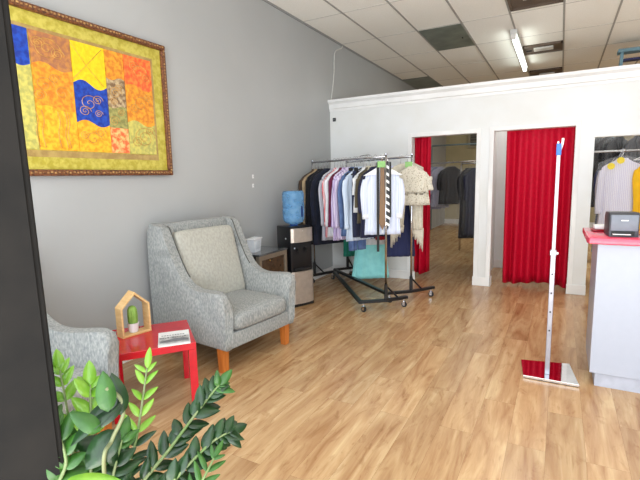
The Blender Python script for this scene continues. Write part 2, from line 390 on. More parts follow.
def patch(y0, y1, ztop, zbot, key, at=.02, ab=.02, x=.024, ph=0):
    g = lambda y: y-.04+.055*max(0, 1-(y-1.75)/1.3); y0 = g(y0); y1 = g(y1)
    n = 14; top, bot = [], []
    for i in range(n+1):
        u = i/n; y = y0+(y1-y0)*u; s = math.sin(2*PI*u+ph)
        top.append(bm.verts.new((x+.004, y, ztop+at*s))); bot.append(bm.verts.new((x+.004, y, zbot+ab*s)))
    lo = [bm.verts.new((x-.004, v.co.y, v.co.z)) for v in top+bot[::-1]]
    ring = top+bot[::-1]; mi = ks.index(key)
    for i in range(n):
        bm.faces.new((top[i], top[i+1], bot[i+1], bot[i])).material_index = mi
    for i in range(len(ring)):
        j = (i+1) % len(ring); bm.faces.new((ring[i], ring[j], lo[j], lo[i])).material_index = mi
patch(1.50, 1.745, zt, 2.29, 'bl', 0, .02); patch(1.50, 1.745, 2.29, zb, 'gn', .02, 0)
patch(1.755, 2.045, zt, 2.30, 'br', 0, .022); patch(1.755, 2.045, 2.30, 2.02, 'or', .022, .015); patch(1.755, 2.045, 2.02, zb, 'oy', .015, 0)
patch(2.05, 2.325, zt, 2.225, 'gy', 0, .028, .025); patch(2.05, 2.325, 2.225, 1.945, 'bl', .028, .022, .025); patch(2.05, 2.325, 1.945, zb, 'oy', .022, 0)
patch(2.33, 2.50, zt, 2.305, 'or', 0, -.012); patch(2.33, 2.50, 2.305, 2.09, 'gb', -.012, -.01, .025); patch(2.33, 2.50, 2.09, 1.93, 'ol', -.01, 0, .025); patch(2.33, 2.50, 1.93, zb, 'rd', 0, 0)
patch(2.505, 2.785, zt, 2.275, 'ro', 0, .02); patch(2.505, 2.785, 2.275, 1.985, 'or', .02, .022); patch(2.505, 2.785, 1.985, zb, 'gn', .022, 0)
obj('painted_patches', bm, mats, t)
M_sw = mat('ochre_paint', (206, 160, 84), .45, rgb2=(176, 126, 56), scale=30)   # raised swirls and scored lines
def swirl(cy, cz, R, turns=2.2, el=.8):
    cy -= .02
    pts = [(.0295, cy+R*(1-k/50)*math.cos(turns*2*PI*k/50), cz+el*R*(1-k/50)*math.sin(turns*2*PI*k/50)) for k in range(50)]
    bm = NB(); tube(bm, pts, .0022, 5); obj('raised_swirl', bm, M_sw, t, True)
for a in [(1.90, 2.41, .10), (1.86, 2.17, .07, 1.5), (1.98, 2.13, .06, 1.5), (2.18, 2.09, .08, 1.8), (2.41, 2.2, .06), (2.66, 1.87, .11, 2.5), (2.65, 2.14, .09, 1.5), (2.42, 1.84, .05, 1.5), (2.65, 2.4, .08, 1.3), (2.19, 1.83, .07, 1.4), (1.60, 2.05, .07), (1.84, 2.44, .05, 2.5), (1.97, 2.39, .05, 2.5), (1.82, 2.10, .05), (1.93, 2.22, .04), (2.14, 2.03, .05), (2.25, 2.12, .045), (2.25, 2.02, .035), (2.60, 2.44, .05), (2.72, 2.36, .045), (2.58, 2.1, .05), (2.72, 2.2, .045), (2.59, 1.83, .06), (2.72, 1.93, .05), (2.38, 1.98, .05), (2.45, 2.05, .035), (2.39, 2.13, .035), (2.44, 2.24, .035), (2.12, 1.85, .04), (2.25, 1.88, .05)]: swirl(*a)
for y in (1.76, 1.80, 1.91, 1.96, 1.98):
    bm = NB(); tube(bm, smoothpts([(.0295, y, 2.0), (.0295, y+.012, 1.93), (.0295, y-.006, 1.85), (.0295, y+.008, 1.75)], 5), .0026, 5); obj('raised_line', bm, M_sw, t, True)
for q in ([(.029, 2.05, 2.50), (.029, 2.16, 2.36), (.029, 2.295, 2.50)], [(.029, 2.05, 2.25), (.029, 2.16, 2.36), (.029, 2.29, 2.23)]):
    bm = NB(); tube(bm, q, .0022, 5); obj('scored_line', bm, M_sw, t, True)

# ------------------------------------------------------------------ armchairs
def make_chair(label, loc, rz):
    t = thing('armchair', label, 'armchair', loc, rz, 'grey upholstered armchairs')
    W = .422
    prof = [(.0, .2), (-.012, .40), (-.02, .58), (.0, .635), (.05, .655), (.16, .65), (.28, .645), (.38, .665), (.46, .72), (.52, .80), (.575, .90), (.625, 1.0), (.665, 1.09), (.70, 1.13), (.80, 1.145), (.86, 1.13), (.885, .9), (.90, .6), (.895, .2)]
    prof = [(p.x, p.y) for p in smoothpts([(a, b, 0) for a, b in prof], 3)]
    for s in (-1, 1):
        bm = NB(); a0, a1 = (s*W, s*(W-.085)); prism(bm, prof, min(a0, a1), max(a0, a1), 'x', .026, 4)
        for v in bm.verts:     # arms roll outwards a little, wings flare
            k = max(0, (v.co.z-.45)/.65); f_ = max(0, 1-v.co.y/.35)
            v.co.x += s*(.018*k)
            if abs(v.co.x) > .33: v.co.x += s*.022*f_*max(0, min(1, (v.co.z-.52)/.1))
        obj('arm', bm, M_uph, t, True)
        pts = [(s*(W-.083+.016*max(0, (b-.45)/.65)), a-.004, b) for a, b in prof[24:40]]
        bm = NB(); tube(bm, pts, .0045, 6); obj('gap_shade', bm, M_gapshade, t, True)  # thin dark strip painting the shade between wing and back cushion
    bm = NB(); prism(bm, [(.72, .2), (.62, .40), (.70, .8), (.755, 1.115), (.78, 1.142), (.84, 1.142), (.87, 1.115), (.885, .8), (.885, .2)], -W+.07, W-.07, 'x', .015, 3); obj('back', bm, M_uph, t, 'auto')
    obj('front_rail', B(-W+.07, W-.07, .0, .70, .2, .325, .012), M_uph, t, 'auto')
    bm = NB(); cushion(bm, 0, .30, .40, .645, .66, .16, crown=.25); obj('seat_cushion', bm, M_uph, t, True)
    bm = NB(); Mx = Matrix.Translation((0, .625, .745)) @ Matrix.Rotation(math.radians(-14.5), 4, 'X') @ Matrix.Rotation(PI/2, 4, 'X')
    cushion(bm, 0, .01, 0, .655, .66, .15, M=Mx, crown=.35, e=.2); obj('back_cushion', bm, M_cush, t, True)
    for (x, y) in ((-.365, .09), (.36, .07), (-.35, .82), (.35, .82)):
        bm = NB(); loft(bm, [[(x+sx*r, y+sy*r, z) for sx, sy in ((-1, -1), (1, -1), (1, 1), (-1, 1))] for r, z in ((.027, 0), (.033, .205))])
        obj('leg', bm, M_leg, t)
    return t
th = math.radians(83.3)
ch = make_chair('grey tweed wing armchair standing complete between the red table and the side table', (-2.127, 2.858, 0), th)
c2 = dup(ch); c2['label'] = 'grey tweed armchair cut by the left edge, mostly behind the dark post'
fw2 = math.radians(14); th2 = fw2+PI/2
cr_ = Vector((-2.24, 1.575, 0)); ux = Vector((math.cos(th2), math.sin(th2), 0))
c2.location = cr_-ux*.43; c2.rotation_euler = (0, 0, th2)

# ------------------------------------------------------------------ red side table with its things
u_ = Vector((-.62, -.785, 0)).normalized(); v_ = Vector((-.785, .62, 0)).normalized()
NR = Vector((-2.055, 2.027, 0)); tc_ = NR+.26*(u_+v_)
rt = math.atan2(-u_.y, -u_.x)
t = thing('side_table', 'low square glossy red table between the two armchairs', 'table', tc_, rt)
obj('tabletop', B(-.26, .26, -.26, .26, .402, .45, .003), M_redlaq, t)
for sx in (-1, 1):
    for sy in (-1, 1):
        obj('leg', B(sx*.26-(.05 if sx > 0 else 0), sx*.26+(.05 if sx < 0 else 0), sy*.26-(.05 if sy > 0 else 0), sy*.26+(.05 if sy < 0 else 0), 0, .402, .002), M_redlaq, t)
# house shaped wooden frame (bottom front corners near (-2.60,1.90) and (-2.56,2.09))
p0, p1 = Vector((-2.545, 1.865, .45)), Vector((-2.51, 2.045, .45)); d_ = (p1-p0).normalized()
t = thing('house_frame', 'small open house-shaped pale wooden frame standing on the red table', 'decoration', (p0+p1)/2, math.atan2(d_.y, d_.x))
o_ = [(-.104, 0), (.104, 0), (.104, .205), (0, .305), (-.104, .205)]; i_ = [(-.091, .013), (.091, .013), (.091, .199), (0, .286), (-.091, .199)]
nm = ['base_board', 'side_board', 'roof_board', 'roof_board', 'side_board']
for k in range(5):
    j = (k+1) % 5; bm = NB(); prism(bm, [o_[k], o_[j], i_[j], i_[k]], .0, .085, 'y', .0012, 1); obj(nm[k], bm, M_pale, t)
Fh = t.matrix_basis
t2 = thing('potted_cactus', 'tiny green artificial cactus in a white pot inside the wooden house frame', 'plant', (p0+p1)/2+Vector((-d_.y, d_.x, 0))*.046+Vector((0, 0, .0132))-d_*.004); t2.scale = (1.4, 1.4, 1.4)
bm = NB(); lathe(bm, [(.018, 0), (.021, .002), (.028, .045), (.029, .048), (.025, .048), (.024, .042), (.002, .042)], n=24); obj('pot', bm, mat('white_ceramic', (236, 236, 238), .25), t2, 'auto')
bm = NB(); n = 36; rings = []
for z, r in [(.038, .018), (.06, .021), (.09, .0215), (.115, .020), (.128, .015), (.134, .006)]:
    rings.append([((r*(1+.13*math.cos(9*2*PI*k/n)))*math.cos(2*PI*k/n), (r*(1+.13*math.cos(9*2*PI*k/n)))*math.sin(2*PI*k/n), z) for k in range(n)])
loft(bm, rings); obj('cactus_stem', bm, mat('cactus_green', (142, 178, 84), .6, rgb2=(112, 150, 60)), t2, True)
# magazine
m0 = at_z(158, 347, .456); m1 = at_z(193, 340, .456); dm = (m1-m0).normalized()
t = thing('magazine', 'magazine with a grey car photo on its white cover lying on the red table', 'magazine', tuple(m0.xy)+(.4505,), math.atan2(.74, .67))
MW, MD = .20, .27
obj('pages', B(.001, MW-.001, .001, MD-.001, 0, .006), mat('paper_edges', (228, 228, 224), .7), t)
obj('cover', B(0, MW, 0, MD, .006, .0068), mat('glossy_white_cover', (236, 236, 236), .2), t)
bm = NB(); z0, z1 = .0068, .0072
box(bm, .004, MW-.004, .03, .165, z0, z1)
obj('cover_photo', bm, mat('grey_landscape_print', (196, 196, 194), .3, rgb2=(146, 146, 146), scale=25), t)
bm = NB(); prism(bm, [(.012, .055), (.19, .06), (.192, .10), (.15, .118), (.10, .12), (.07, .105), (.014, .092)], z1, z1+.0003, 'z')
obj('car_print', bm, mat('car_print_grey', (78, 80, 84), .3, rgb2=(120, 122, 126), scale=30), t)
bm = NB()
for i in range(12): box(bm, .01+i*.0155, .022+i*.0155, .135+.004*math.sin(i*1.9), .150+.008*math.sin(i*2.7), z1, z1+.0003)
for i in range(9): box(bm, .02+i*.017, .032+i*.017, .185, .20, z0, z0+.0003)
obj('cover_lettering', bm, mat('dark_print', (96, 100, 100), .4), t)

# ------------------------------------------------------------------ side table / cabinet with glass top and card holder
t = thing('cabinet', 'low grey metal-framed cabinet with smoked glass top against the wall', 'cabinet', (-2.715, 3.64, 0))
CW, CD, CH = .53, .41, .72
M_cab = mat('taupe_metal', (140, 128, 112), .4, .3)
M_cabd = mat('dark_brown_panel', (78, 58, 40), .25, rgb2=(60, 44, 32), coat=.3)
bm = NB()
for y in (0, CW-.045): box(bm, -.045, 0, y, y+.045, 0, CH-.02, .004)
box(bm, -.045, 0, .045, CW-.045, CH-.07, CH-.02, .004); box(bm, -.045, 0, .045, CW-.045, .06, .11, .004)
obj('front_frame', bm, M_cab, t)
obj('door', B(-.035, -.015, .047, CW-.047, .112, CH-.072), M_cabd, t)
bm = NB(); lathe(bm, [(.003, 0), (.006, 0), (.009, .012), (.003, .015)], n=12); bmesh.ops.rotate(bm, verts=bm.verts, cent=(0, 0, 0), matrix=Matrix.Rotation(PI/2, 3, 'Y')); bmesh.ops.translate(bm, verts=bm.verts, vec=(-.015, .20, CH-.09)); obj('knob', bm, mat('brass', (200, 160, 80), .3, .8), t, True)
obj('side_panel', B(-CD, -.045, 0, .02, .06, CH-.02), M_black, t); obj('side_panel', B(-CD, -.045, CW-.02, CW, .06, CH-.02), M_black, t)
obj('back_panel', B(-CD, -CD+.015, .02, CW-.02, .06, CH-.02), M_black, t); obj('bottom_panel', B(-CD+.015, -.045, .02, CW-.02, .06, .08), M_black, t)
for y in (0, CW-.04): obj('rear_leg', B(-CD, -CD+.04, y, y+.04, 0, .06), M_black, t)
obj('top', B(-CD-.004, .008, -.008, CW+.008, CH-.02, CH, .004), mat('smoked_glass_top', (74, 76, 78), .06, coat=.6), t)
M_acr = mat('frosted_white_plastic', (226, 230, 236), .3, rgb2=(214, 220, 228))
t = thing('card_holder', 'small white flared plastic holder standing on the cabinet', 'holder', (-2.90, 3.81, CH), math.radians(100)); t.scale = (1.2, 1.2, 1.15)
bm = NB()
def frust(bm, w0, d0, w1, d1, z0, z1): loft(bm, [[(sx*a/2, sy*b/2, z) for sx, sy in ((-1, -1), (1, -1), (1, 1), (-1, 1))] for a, b, z in ((w0, d0, z0), (w1, d1, z1))])
frust(bm, .115, .06, .15, .075, 0, .125); obj('body', bm, M_acr, t)
bm = NB(); box(bm, -.083, .083, -.044, .044, .119, .131, .004); obj('rim', bm, mat('white_rim', (238, 240, 243), .3), t)
obj('label_plate', B(-.05, .045, -.0405, -.0345, .03, .10, .002), mat('pale_label', (200, 208, 216), .4), t)

# ------------------------------------------------------------------ water dispenser and bottle
df = Vector((.12, .28, 0)).normalized(); dr = math.atan2(df.y, df.x)
t = thing('water_dispenser', 'tall black and silver bottled-water dispenser beside the garment rack', 'water dispenser', (-2.68, 4.21, 0), dr)
Wd, Dd = .305, .30
M_dsil = mat('silver_panel', (196, 186, 176), .32, .6)
obj('body', B(0, Wd, .012, Dd, .0, .95, .012), mat('black_plastic', (20, 20, 23), .3), t, 'auto')
bm = NB(); prism(bm, [(.0, .0), (.03, -.014), (.10, -.024), (.15, -.026), (.205, -.024), (.275, -.014), (.305, 0), (.305, .012), (0, .012)], .035, .42, 'z', .003); obj('lower_door', bm, M_dsil, t)
bm = NB(); prism(bm, [(.0, .0), (.03, -.014), (.10, -.024), (.15, -.026), (.205, -.024), (.275, -.014), (.305, 0), (.305, .012), (0, .012)], .765, .93, 'z', .003); obj('upper_panel', bm, M_dsil, t)
obj('base', B(.004, Wd-.004, -.01, Dd, 0, .034, .004), M_plug, t)
obj('drip_tray', B(.03, Wd-.03, -.03, .012, .435, .46, .006), mat('tray_black', (34, 34, 36), .3), t)
for x in (.09, .205):
    bm = NB(); box(bm, x-.014, x+.014, -.02, .012, .665, .70, .004); tube(bm, [(x, -.012, .665), (x, -.012, .64)], .008, 8); obj('tap', bm, M_plug, t)
for x in (.07, .15, .235): obj('indicator_light', B(x-.005, x+.005, -.0265, -.012, .895, .903), mat('white_led_cover', (230, 230, 230), .4), t) if x == .15 else None
obj('side_badge', B(-.002, .002, .10, .118, .80, .816), mat('pale_badge', (214, 218, 220), .4), t); obj('round_badge', B(.045, .060, .008, .013, .69, .706, .002), mat('blue_white_badge', (200, 215, 235), .4), t)
nrm = Vector((-df.y, df.x, 0)); bc = Vector((-2.68, 4.21, 0))+df*(Wd/2)+nrm*.155
t = thing('water_bottle', 'large translucent blue water bottle upside down on the dispenser', 'bottle', (bc.x, bc.y, .955), dr)
M_blue = mat('blue_polycarbonate', (150, 200, 238), .08, trans=.6, rgb2=(120, 180, 228), ior=1.15, alpha=.85)
prof = [(a_, b_*1.2) for a_, b_ in [(.03, -.0), (.05, .006), (.11, .03), (.128, .06), (.130, .09), (.126, .10), (.130, .11), (.130, .155), (.124, .165), (.130, .175), (.130, .22), (.124, .23), (.130, .24), (.130, .29), (.128, .315), (.115, .335), (.05, .338)]]
bm = NB(); lathe(bm, prof, n=40)
obj('bottle_wall', bm, M_blue, t, True)
obj('label', B(.018, .040, -.1335, -.128, .10, .23, .001), mat('dark_blue_print', (24, 50, 104), .4), t)
bm = NB(); lathe(bm, [(.028, -.006), (.045, -.006), (.047, .004), (.028, .008)], n=24); obj('neck_cap', bm, mat('cap_blue', (40, 80, 160), .4), t, 'auto')

# ------------------------------------------------------------------ rolling garment racks
A0, A1 = Vector((-3.05, 5.40, 0)), Vector((-1.665, 4.567, 0)); ZA = 1.715
B0, B1 = Vector((-2.82, 6.03, 0)), Vector((-1.526, 5.062, 0)); ZB = 1.725
def rect_bar(bm, pts, w=.05, h=.032, z=.10):
    for a, b in zip(pts, pts[1:]):
        a, b = Vector(a), Vector(b); d = b-a; L = d.length; ang = math.atan2(d.y, d.x)
        box(bm, -.012, L+.012, -w/2, w/2, z, z+h, .006, M=Matrix.Translation((a.x, a.y, 0)) @ Matrix.Rotation(ang, 4, 'Z'))
def rack(label, P0, P1, ZR, endL, endR, ext):
    t = thing('garment_rack', label, 'garment rack', P1, 0, 'chrome and black rolling garment racks')
    o = lambda v: (v[0]-P1.x, v[1]-P1.y)
    e0, e1 = [Vector(o(v)) for v in endR], [Vector(o(v)) for v in endL]
    bm = NB(); rect_bar(bm, e0); obj('end_bar', bm, M_black, t)
    bm = NB(); rect_bar(bm, e1); obj('end_bar', bm, M_black, t)
    bm = NB(); rect_bar(bm, [e1[-1] if ext else e1[0], e0[0]], z=.095); obj('long_bar', bm, M_black, t)
    q0 = Vector(o(P0)); dd = (P1-P0).normalized()
    for q, e in ((Vector((0, 0)), e0), (q0, e1)):
        bm = NB(); tube(bm, [(q.x, q.y, .28), (q.x, q.y, ZR+.02)], .0125, 12); obj('post', bm, M_chrome, t, True)
        bm = NB(); tube(bm, [(q.x, q.y, .11), (q.x, q.y, .30)], .020, 12)
        k = e[-1]; dk = (k-q); 
        if dk.length > .05:
            dk = dk.normalized()*min(.16, dk.length); tube(bm, [(q.x, q.y, .285), (q.x+dk.x, q.y+dk.y, .13)], .011, 8)
        obj('post_socket', bm, M_black, t, 'auto')
        if q is not q0 or True:
            bm = NB(); lathe(bm, [(.004, 0), (.017, 0), (.017, .012), (.004, .016)], q.x, q.y, ZR+.018, 14); obj('post_cap', bm, M_chrome, t)
    bm = NB(); a = Vector((q0.x, q0.y, ZR)); b = Vector((0, 0, ZR)); tube(bm, [a, b], .0125, 12); obj('rail', bm, M_chrome, t, True)
    for e in (e0, e1):
        for k, v in ((0, e[0]), (1, e[-1])):
            ins = (e[1]-e[0]).normalized()*.03*(1 if k == 0 else -1); c = Vector((v.x+ins.x, v.y+ins.y))
            bm = NB(); tube(bm, [(c.x, c.y, .062), (c.x, c.y, .10)], .010, 8)
            for s in (-1, 1): box(bm, c.x-.012, c.x+.018, c.y+s*.018-.002, c.y+s*.018+.002, .022, .066)
            box(bm, c.x-.012, c.x+.018, c.y-.02, c.y+.02, .062, .068)
            cs = obj('caster', bm, M_chrome, t)
            bm = NB(); lathe(bm, [(.006, -.013), (.028, -.013), (.032, -.008), (.032, .008), (.028, .013), (.006, .013)], n=20)
            bmesh.ops.rotate(bm, verts=bm.verts, cent=(0, 0, 0), matrix=Matrix.Rotation(PI/2, 3, 'X') if False else Euler((PI/2, 0, .3)).to_matrix())
            bmesh.ops.translate(bm, verts=bm.verts, vec=(c.x+.006, c.y, .032)); obj('wheel', bm, M_plug, cs, 'auto')
    return t
rk = rack('front chrome and black rolling garment rack, neckties and white shirt at its near end', A0, A1, ZA, [(-3.08, 5.33), (-2.90, 5.72)], [(-1.90, 4.39), (-1.665, 4.567), (-1.50, 4.79)], True)
rk2 = rack('rear chrome and black rolling garment rack, cream knit top at its near end', B0, B1, ZB, [(-2.95, 5.85), (-2.76, 6.08)], [(-1.76, 4.86), (-1.526, 5.062), (-1.335, 5.36)], False)
dB = (B1-B0).normalized()
pts = []
c0 = B0+dB*.26*1.62-B1; c1 = B0+dB*.42*1.62-B1; off = Vector((-dB.y, dB.x, 0))*0
bm = NB(); tube(bm, smoothpts([(c0.x, c0.y, ZB-.03), (c0.x, c0.y, ZB+.05), (c0.x+dB.x*.02, c0.y+dB.y*.02, ZB+.07), (c1.x-dB.x*.02, c1.y-dB.y*.02, ZB+.07), (c1.x, c1.y, ZB+.05), (c1.x, c1.y, ZB-.03)], 4), .006, 8)
obj('rail_loop', bm, M_chrome, rk2, True)

# ------------------------------------------------------------------ clothes
def cmat(name, c, c2=None, rough=.85): return mat(name, c, rough, rgb2=c2, scale=12, sheen=.2)
def stripes(name, a, b, per=.028, duty=.55): return stripe_mat(name, a, b, per, duty)
hang_mat = {'w': mat('white_hanger_plastic', (232, 232, 230), .4), 'k': mat('black_hanger_plastic', (24, 24, 26), .4), 'm': M_chrome}
def shell(rows, fold=.0, nf=5, seed=0, n=56, slant=None, ragged=0):
    """closed draped cloth body from rows (z, x-left, x-right, half thickness)"""
    rd = random.Random(seed); ph = rd.random()*6; ph2 = rd.random()*6; bm = NB(); rings = []
    z0, z1 = rows[0][0], rows[-1][0]; H = z0-z1; out = []
    for (za, la, ra, ta), (zb, lb, rb, tb) in zip(rows, rows[1:]):
        m = max(1, int(abs(zb-za)/.045))
        for k in range(m):
            u = k/m; out.append((za+(zb-za)*u, la+(lb-la)*u, ra+(rb-ra)*u, ta+(tb-ta)*u))
    out.append(rows[-1])
    for (z, l, r, t) in out:
        g = min(1, max(0, (z0-z)/(H*.6))); c, hw = (l+r)/2, (r-l)/2; ring = []
        for k in range(n):
            a = 2*PI*k/n; ca, sa = math.cos(a), math.sin(a)
            x = c+hw*math.copysign(abs(ca)**.8, ca); u = (x-c)/max(hw, .01)
            f_ = fold*g*math.sin(nf*PI*u+ph)+fold*.5*g*math.sin(nf*2.3*PI*u+ph2+2*z)
            y = math.copysign(abs(sa)**.6, sa)*t+f_
            zz = z
            if ragged: zz = z+ragged*g*g*math.sin(nf*3*u+ph)*.5
            ring.append((x, y, zz))
        rings.append(ring)
    return loft(bm, rings)
def hanger(parent_pos, ang, col, lab, grp, zr):
    t = thing('clothes_hanger', lab, 'clothes hanger', (parent_pos.x, parent_pos.y, zr), ang, grp)
    bm = NB(); pts = [(0, 0, -.075)]+[(0, 0, -.045)]+[(.020*math.sin(a)*1, 0, -.0+.022*-math.cos(a)) for a in [PI*.1*k for k in range(1, 16)]]
    pts = [(0, 0, -.12), (0, 0, -.05)]+[(.019*math.sin(a), 0, -.003-.019*math.cos(a)) for a in [2*PI*k/16 for k in range(1, 13)]]
    tube(bm, pts, .0022, 5); obj('hook', bm, M_chrome, t, True)
    bm = NB(); tube(bm, smoothpts([(0, 0, -.118), (.06, 0, -.138), (.13, 0, -.175), (.17, 0, -.20)], 4), [.007]*12+[.009], 8); tube(bm, smoothpts([(0, 0, -.118), (-.06, 0, -.138), (-.13, 0, -.175), (-.17, 0, -.20)], 4), .007, 8)
    obj('arms', bm, hang_mat[col], t, True)
    return t
def xf(o, pos, ang, z): o.location = (pos.x, pos.y, z); o.rotation_euler = (0, 0, ang)
cnt = [0]
def garment(kind, label, cat, pos, ang, zr, m, L, hw=.215, sl=.55, m2=None, group=None, thick=.022, sleeves=True, hang='k', bottom=None, fold=.012):
    cnt[0] += 1; sd = cnt[0]
    name = {'shirt': 'hanging_shirt', 'jacket': 'suit_jacket', 'dress': 'hanging_dress', 'trousers': 'hanging_trousers', 'top': 'hanging_blouse', 'skirt': 'hanging_skirt'}[kind]
    t = thing(name, label, cat, (pos.x, pos.y, zr), ang, group)
    z = -.125
    if kind in ('trousers', 'skirt'):
        w = hw; wb = bottom or hw
        if kind == 'trousers':
            bm = shell([(z-.03, -w, w, .02), (z-.12, -w, w, .03), (z-.26, -w-.01, w+.01, .03)], .006, 4, sd); obj('waist', bm, m, t, True)
            for s in (-1, 1):
                a, b = sorted((s*.004, s*(w+.01))); a2, b2 = sorted((s*.01, s*(wb)))
                bm = shell([(z-.22, a, b, .028), (z-L*.6, a, b, .025), (z-L, a2, b2, .022)], .004, 2, sd+s); obj('leg', bm, m, t, True)
        else:
            obj('skirt_panel', shell([(z-.03, -w, w, .02), (z-.2, -w-.02, w+.02, .03), (z-L, -wb, wb, .035)], fold*1.5, 6, sd), m, t, True)
            obj('waistband', shell([(z-.005, -w-.002, w+.002, .022), (z-.045, -w-.003, w+.003, .024)], 0, 4, sd), m2 or m, t, True)
        for s in (-1, 1): obj('hanger_clip', B(s*w*.7-.012, s*w*.7+.012, -.026, .026, z-.055, z+.01, .003), hang_mat['k'], t)
    else:
        nk = .055; wb = bottom or hw*1.02
        rows = [(z+.01, -nk, nk, .028), (z-.02, -hw*.42, hw*.42, .026), (z-.06, -hw*.76, hw*.76, .026), (z-.095, -hw*.93, hw*.93, .024), (z-.15, -hw*.97, hw*.97, thick), (z-.32, -hw*.90, hw*.90, thick), (z-L*.65, -hw*.93, hw*.93, thick), (z-L, -wb, wb, thick*1.1)]
        obj('body', shell(rows, fold, 5, sd), m, t, True)
        if sleeves:
            for s in (-1, 1):
                n = 16; rings = []; ln = sl
                for k in range(n+1):
                    u = k/n; cx = s*(hw*.90+.018*min(1, u*4)+.012*math.sin(u*5+sd)); zz = z-.10-ln*u; rr = (.040 if u < .1 else .043-.010*u); ty = .020-.004*u
                    if u == 0: rr *= .6
                    rings.append([(cx+rr*math.cos(2*PI*j/16), -.012+ty*math.sin(2*PI*j/16)+.006*math.sin(9*u+sd), zz+(.03*math.cos(2*PI*j/16)*-s if k == 0 else 0)) for j in range(16)])
                bm = NB(); loft(bm, rings); sv = obj('sleeve', bm, m, t, True)
                if kind == 'shirt' and sl > .4:
                    bm = NB(); cx = s*(hw*.90+.018+.012*math.sin(5+sd)); zz = z-.10-ln; loft(bm, [[(cx+.036*math.cos(2*PI*j/16), -.012+.019*math.sin(2*PI*j/16)+.006*math.sin(9+sd), q) for j in range(16)] for q in (zz+.05, zz-.005)]); obj('cuff', bm, m2 or m, sv, True)
        if kind in ('shirt', 'jacket'):
            bm = NB()
            for s in (-1, 1):
                if kind == 'shirt': prism(bm, [(s*.0, z-.03), (s*.05, z+.022), (s*.072, z-.03), (s*.04, z-.065)], -.038, -.028, 'y')
                else: prism(bm, [(s*.006, z-.30), (s*.05, z+.015), (s*.088, z-.07), (s*.065, z-.11)], -.036, -.027, 'y')
            tube(bm, [(.052*math.cos(a), .03*math.sin(a), z+.012) for a in [2*PI*k/14 for k in range(14)]], .010, 6, closed=True)
            obj('collar' if kind == 'shirt' else 'lapels', bm, m2 or m, t)
            bm = NB(); box(bm, -.011, .011, -thick-.010, -thick+.002, z-L*.97, z-.06); obj('button_placket', bm, m2 or m, t)
    hc = {'k': 'black', 'w': 'white', 'm': 'wire'}[hang]
    hanger(pos, ang, hang, ' '.join(('%s hanger holding the %s' % (hc, label.split(',')[0].split(' hanging')[0])).split()[:16]), group and 'hangers of '+group, zr)
    return t
def onA(s): return A0+(A1-A0)*s
def onB(s): return B0+(B1-B0)*s
angA = math.atan2((A1-A0).y, (A1-A0).x)+PI/2; angB = math.atan2((B1-B0).y, (B1-B0).x)+PI/2
G1, G2 = 'clothes on the front garment rack', 'clothes on the rear garment rack'
zA, zB = ZA+.012, ZB+.012
suits = [(.06, (84, 66, 52), 'brown suit jacket, farthest left on the front rack'), (.105, (176, 152, 118), 'tan blazer showing as a sliver behind the black jackets'), (.15, (24, 24, 28), 'black suit jacket in front of the tan blazer'), (.20, (20, 21, 30), 'black jacket behind the navy suit jacket'), (.25, (28, 32, 50), 'dark navy suit jacket, frontmost of the dark suits at the left')]
for s, c, lab in suits:
    garment('jacket', lab, 'jacket', onA(s), angA+.02*math.sin(s*60), zA, cmat('suiting', c, tuple(v*.8 for v in c), .95), .92 if s < .2 else .98, .235, .62, group=G1, thick=.024, hang='w' if s == .25 else 'k', fold=.006)
sh = [(.36, stripes('grey_stripe', (186, 186, 196), (164, 166, 178)), .90, 'grey pinstriped shirt next to the navy suit jacket'),
      (.405, stripes('red_stripe', (232, 200, 204), (206, 92, 96), .022), .88, 'shirt with thin red and white stripes'),
      (.445, cmat('white_cotton', (232, 234, 240)), .90, 'plain white shirt between the red striped and maroon ones'),
      (.485, cmat('maroon_cloth', (104, 26, 62)), .62, 'maroon purple shirt hanging short among the pale shirts'),
      (.525, stripes('lilac_stripe', (206, 192, 222), (166, 146, 190), .024), .90, 'lavender striped shirt just right of the maroon one'),
      (.575, stripes('pink_stripe', (214, 204, 226), (182, 166, 202), .032), .91, 'lilac shirt with wide pale stripes beside the denim one'),
      (.635, cmat('denim', (92, 116, 156), (76, 98, 140)), .80, 'blue denim shirt in the middle of the front rack'),
      (.69, stripes('sky_stripe', (206, 218, 234), (182, 200, 222), .02), .88, 'pale sky-blue shirt right of the denim shirt')]
for i, (s, m, L, lab) in enumerate(sh):
    garment('shirt', lab, 'shirt', onA(s), angA+.05*math.sin(i*2.1), zA, m, L-.03*(i % 3), .205, .60, group=G1, hang='k' if i % 2 else 'w')
garment('trousers', 'navy trousers clipped upside down between pale blue shirt and white tee', 'trousers', onA(.745), angA, zA, cmat('navy_twill', (34, 40, 66)), .80, .15, group=G1)
garment('top', 'white t-shirt with short sleeves near the olive jacket', 't-shirt', onA(.785), angA+.12, zA, cmat('white_jersey', (226, 228, 230)), .5, .20, .20, group=G1, hang='k')
garment('jacket', 'olive jacket with cream sleeves beside the white tee', 'jacket', onA(.83), angA+.05, zA, cmat('olive_cloth', (84, 76, 58)), .62, .20, .34, m2=cmat('cream_lapel', (206, 200, 178)), group=G1)
garment('top', 'dark navy blouse just behind the white business shirt', 'blouse', onA(.885), angA-.05, zA, cmat('dark_navy', (28, 30, 58)), .78, .20, .40, group=G1)
m_ws = stripes('white_blue_shirting', (214, 220, 234), (190, 200, 226), .018)
fa = math.radians(28)
bs = garment('shirt', 'white and pale blue business shirt with the neckties, nearest on front rack', 'shirt', onA(.962), fa, zA, m_ws, .74, .20, .46, m2=cmat('crisp_white', (226, 228, 232)), group=G1, hang='w')
M_pap = mat('white_paper', (232, 233, 235), .6)
for q in (-1, 1):
    bm = NB(); prism(bm, [(q*.215, -.215), (q*.06, -.125), (q*.06, -.20)], -.052, -.046, 'y', .001, 1); obj('shoulder_cover', bm, M_pap, bs)
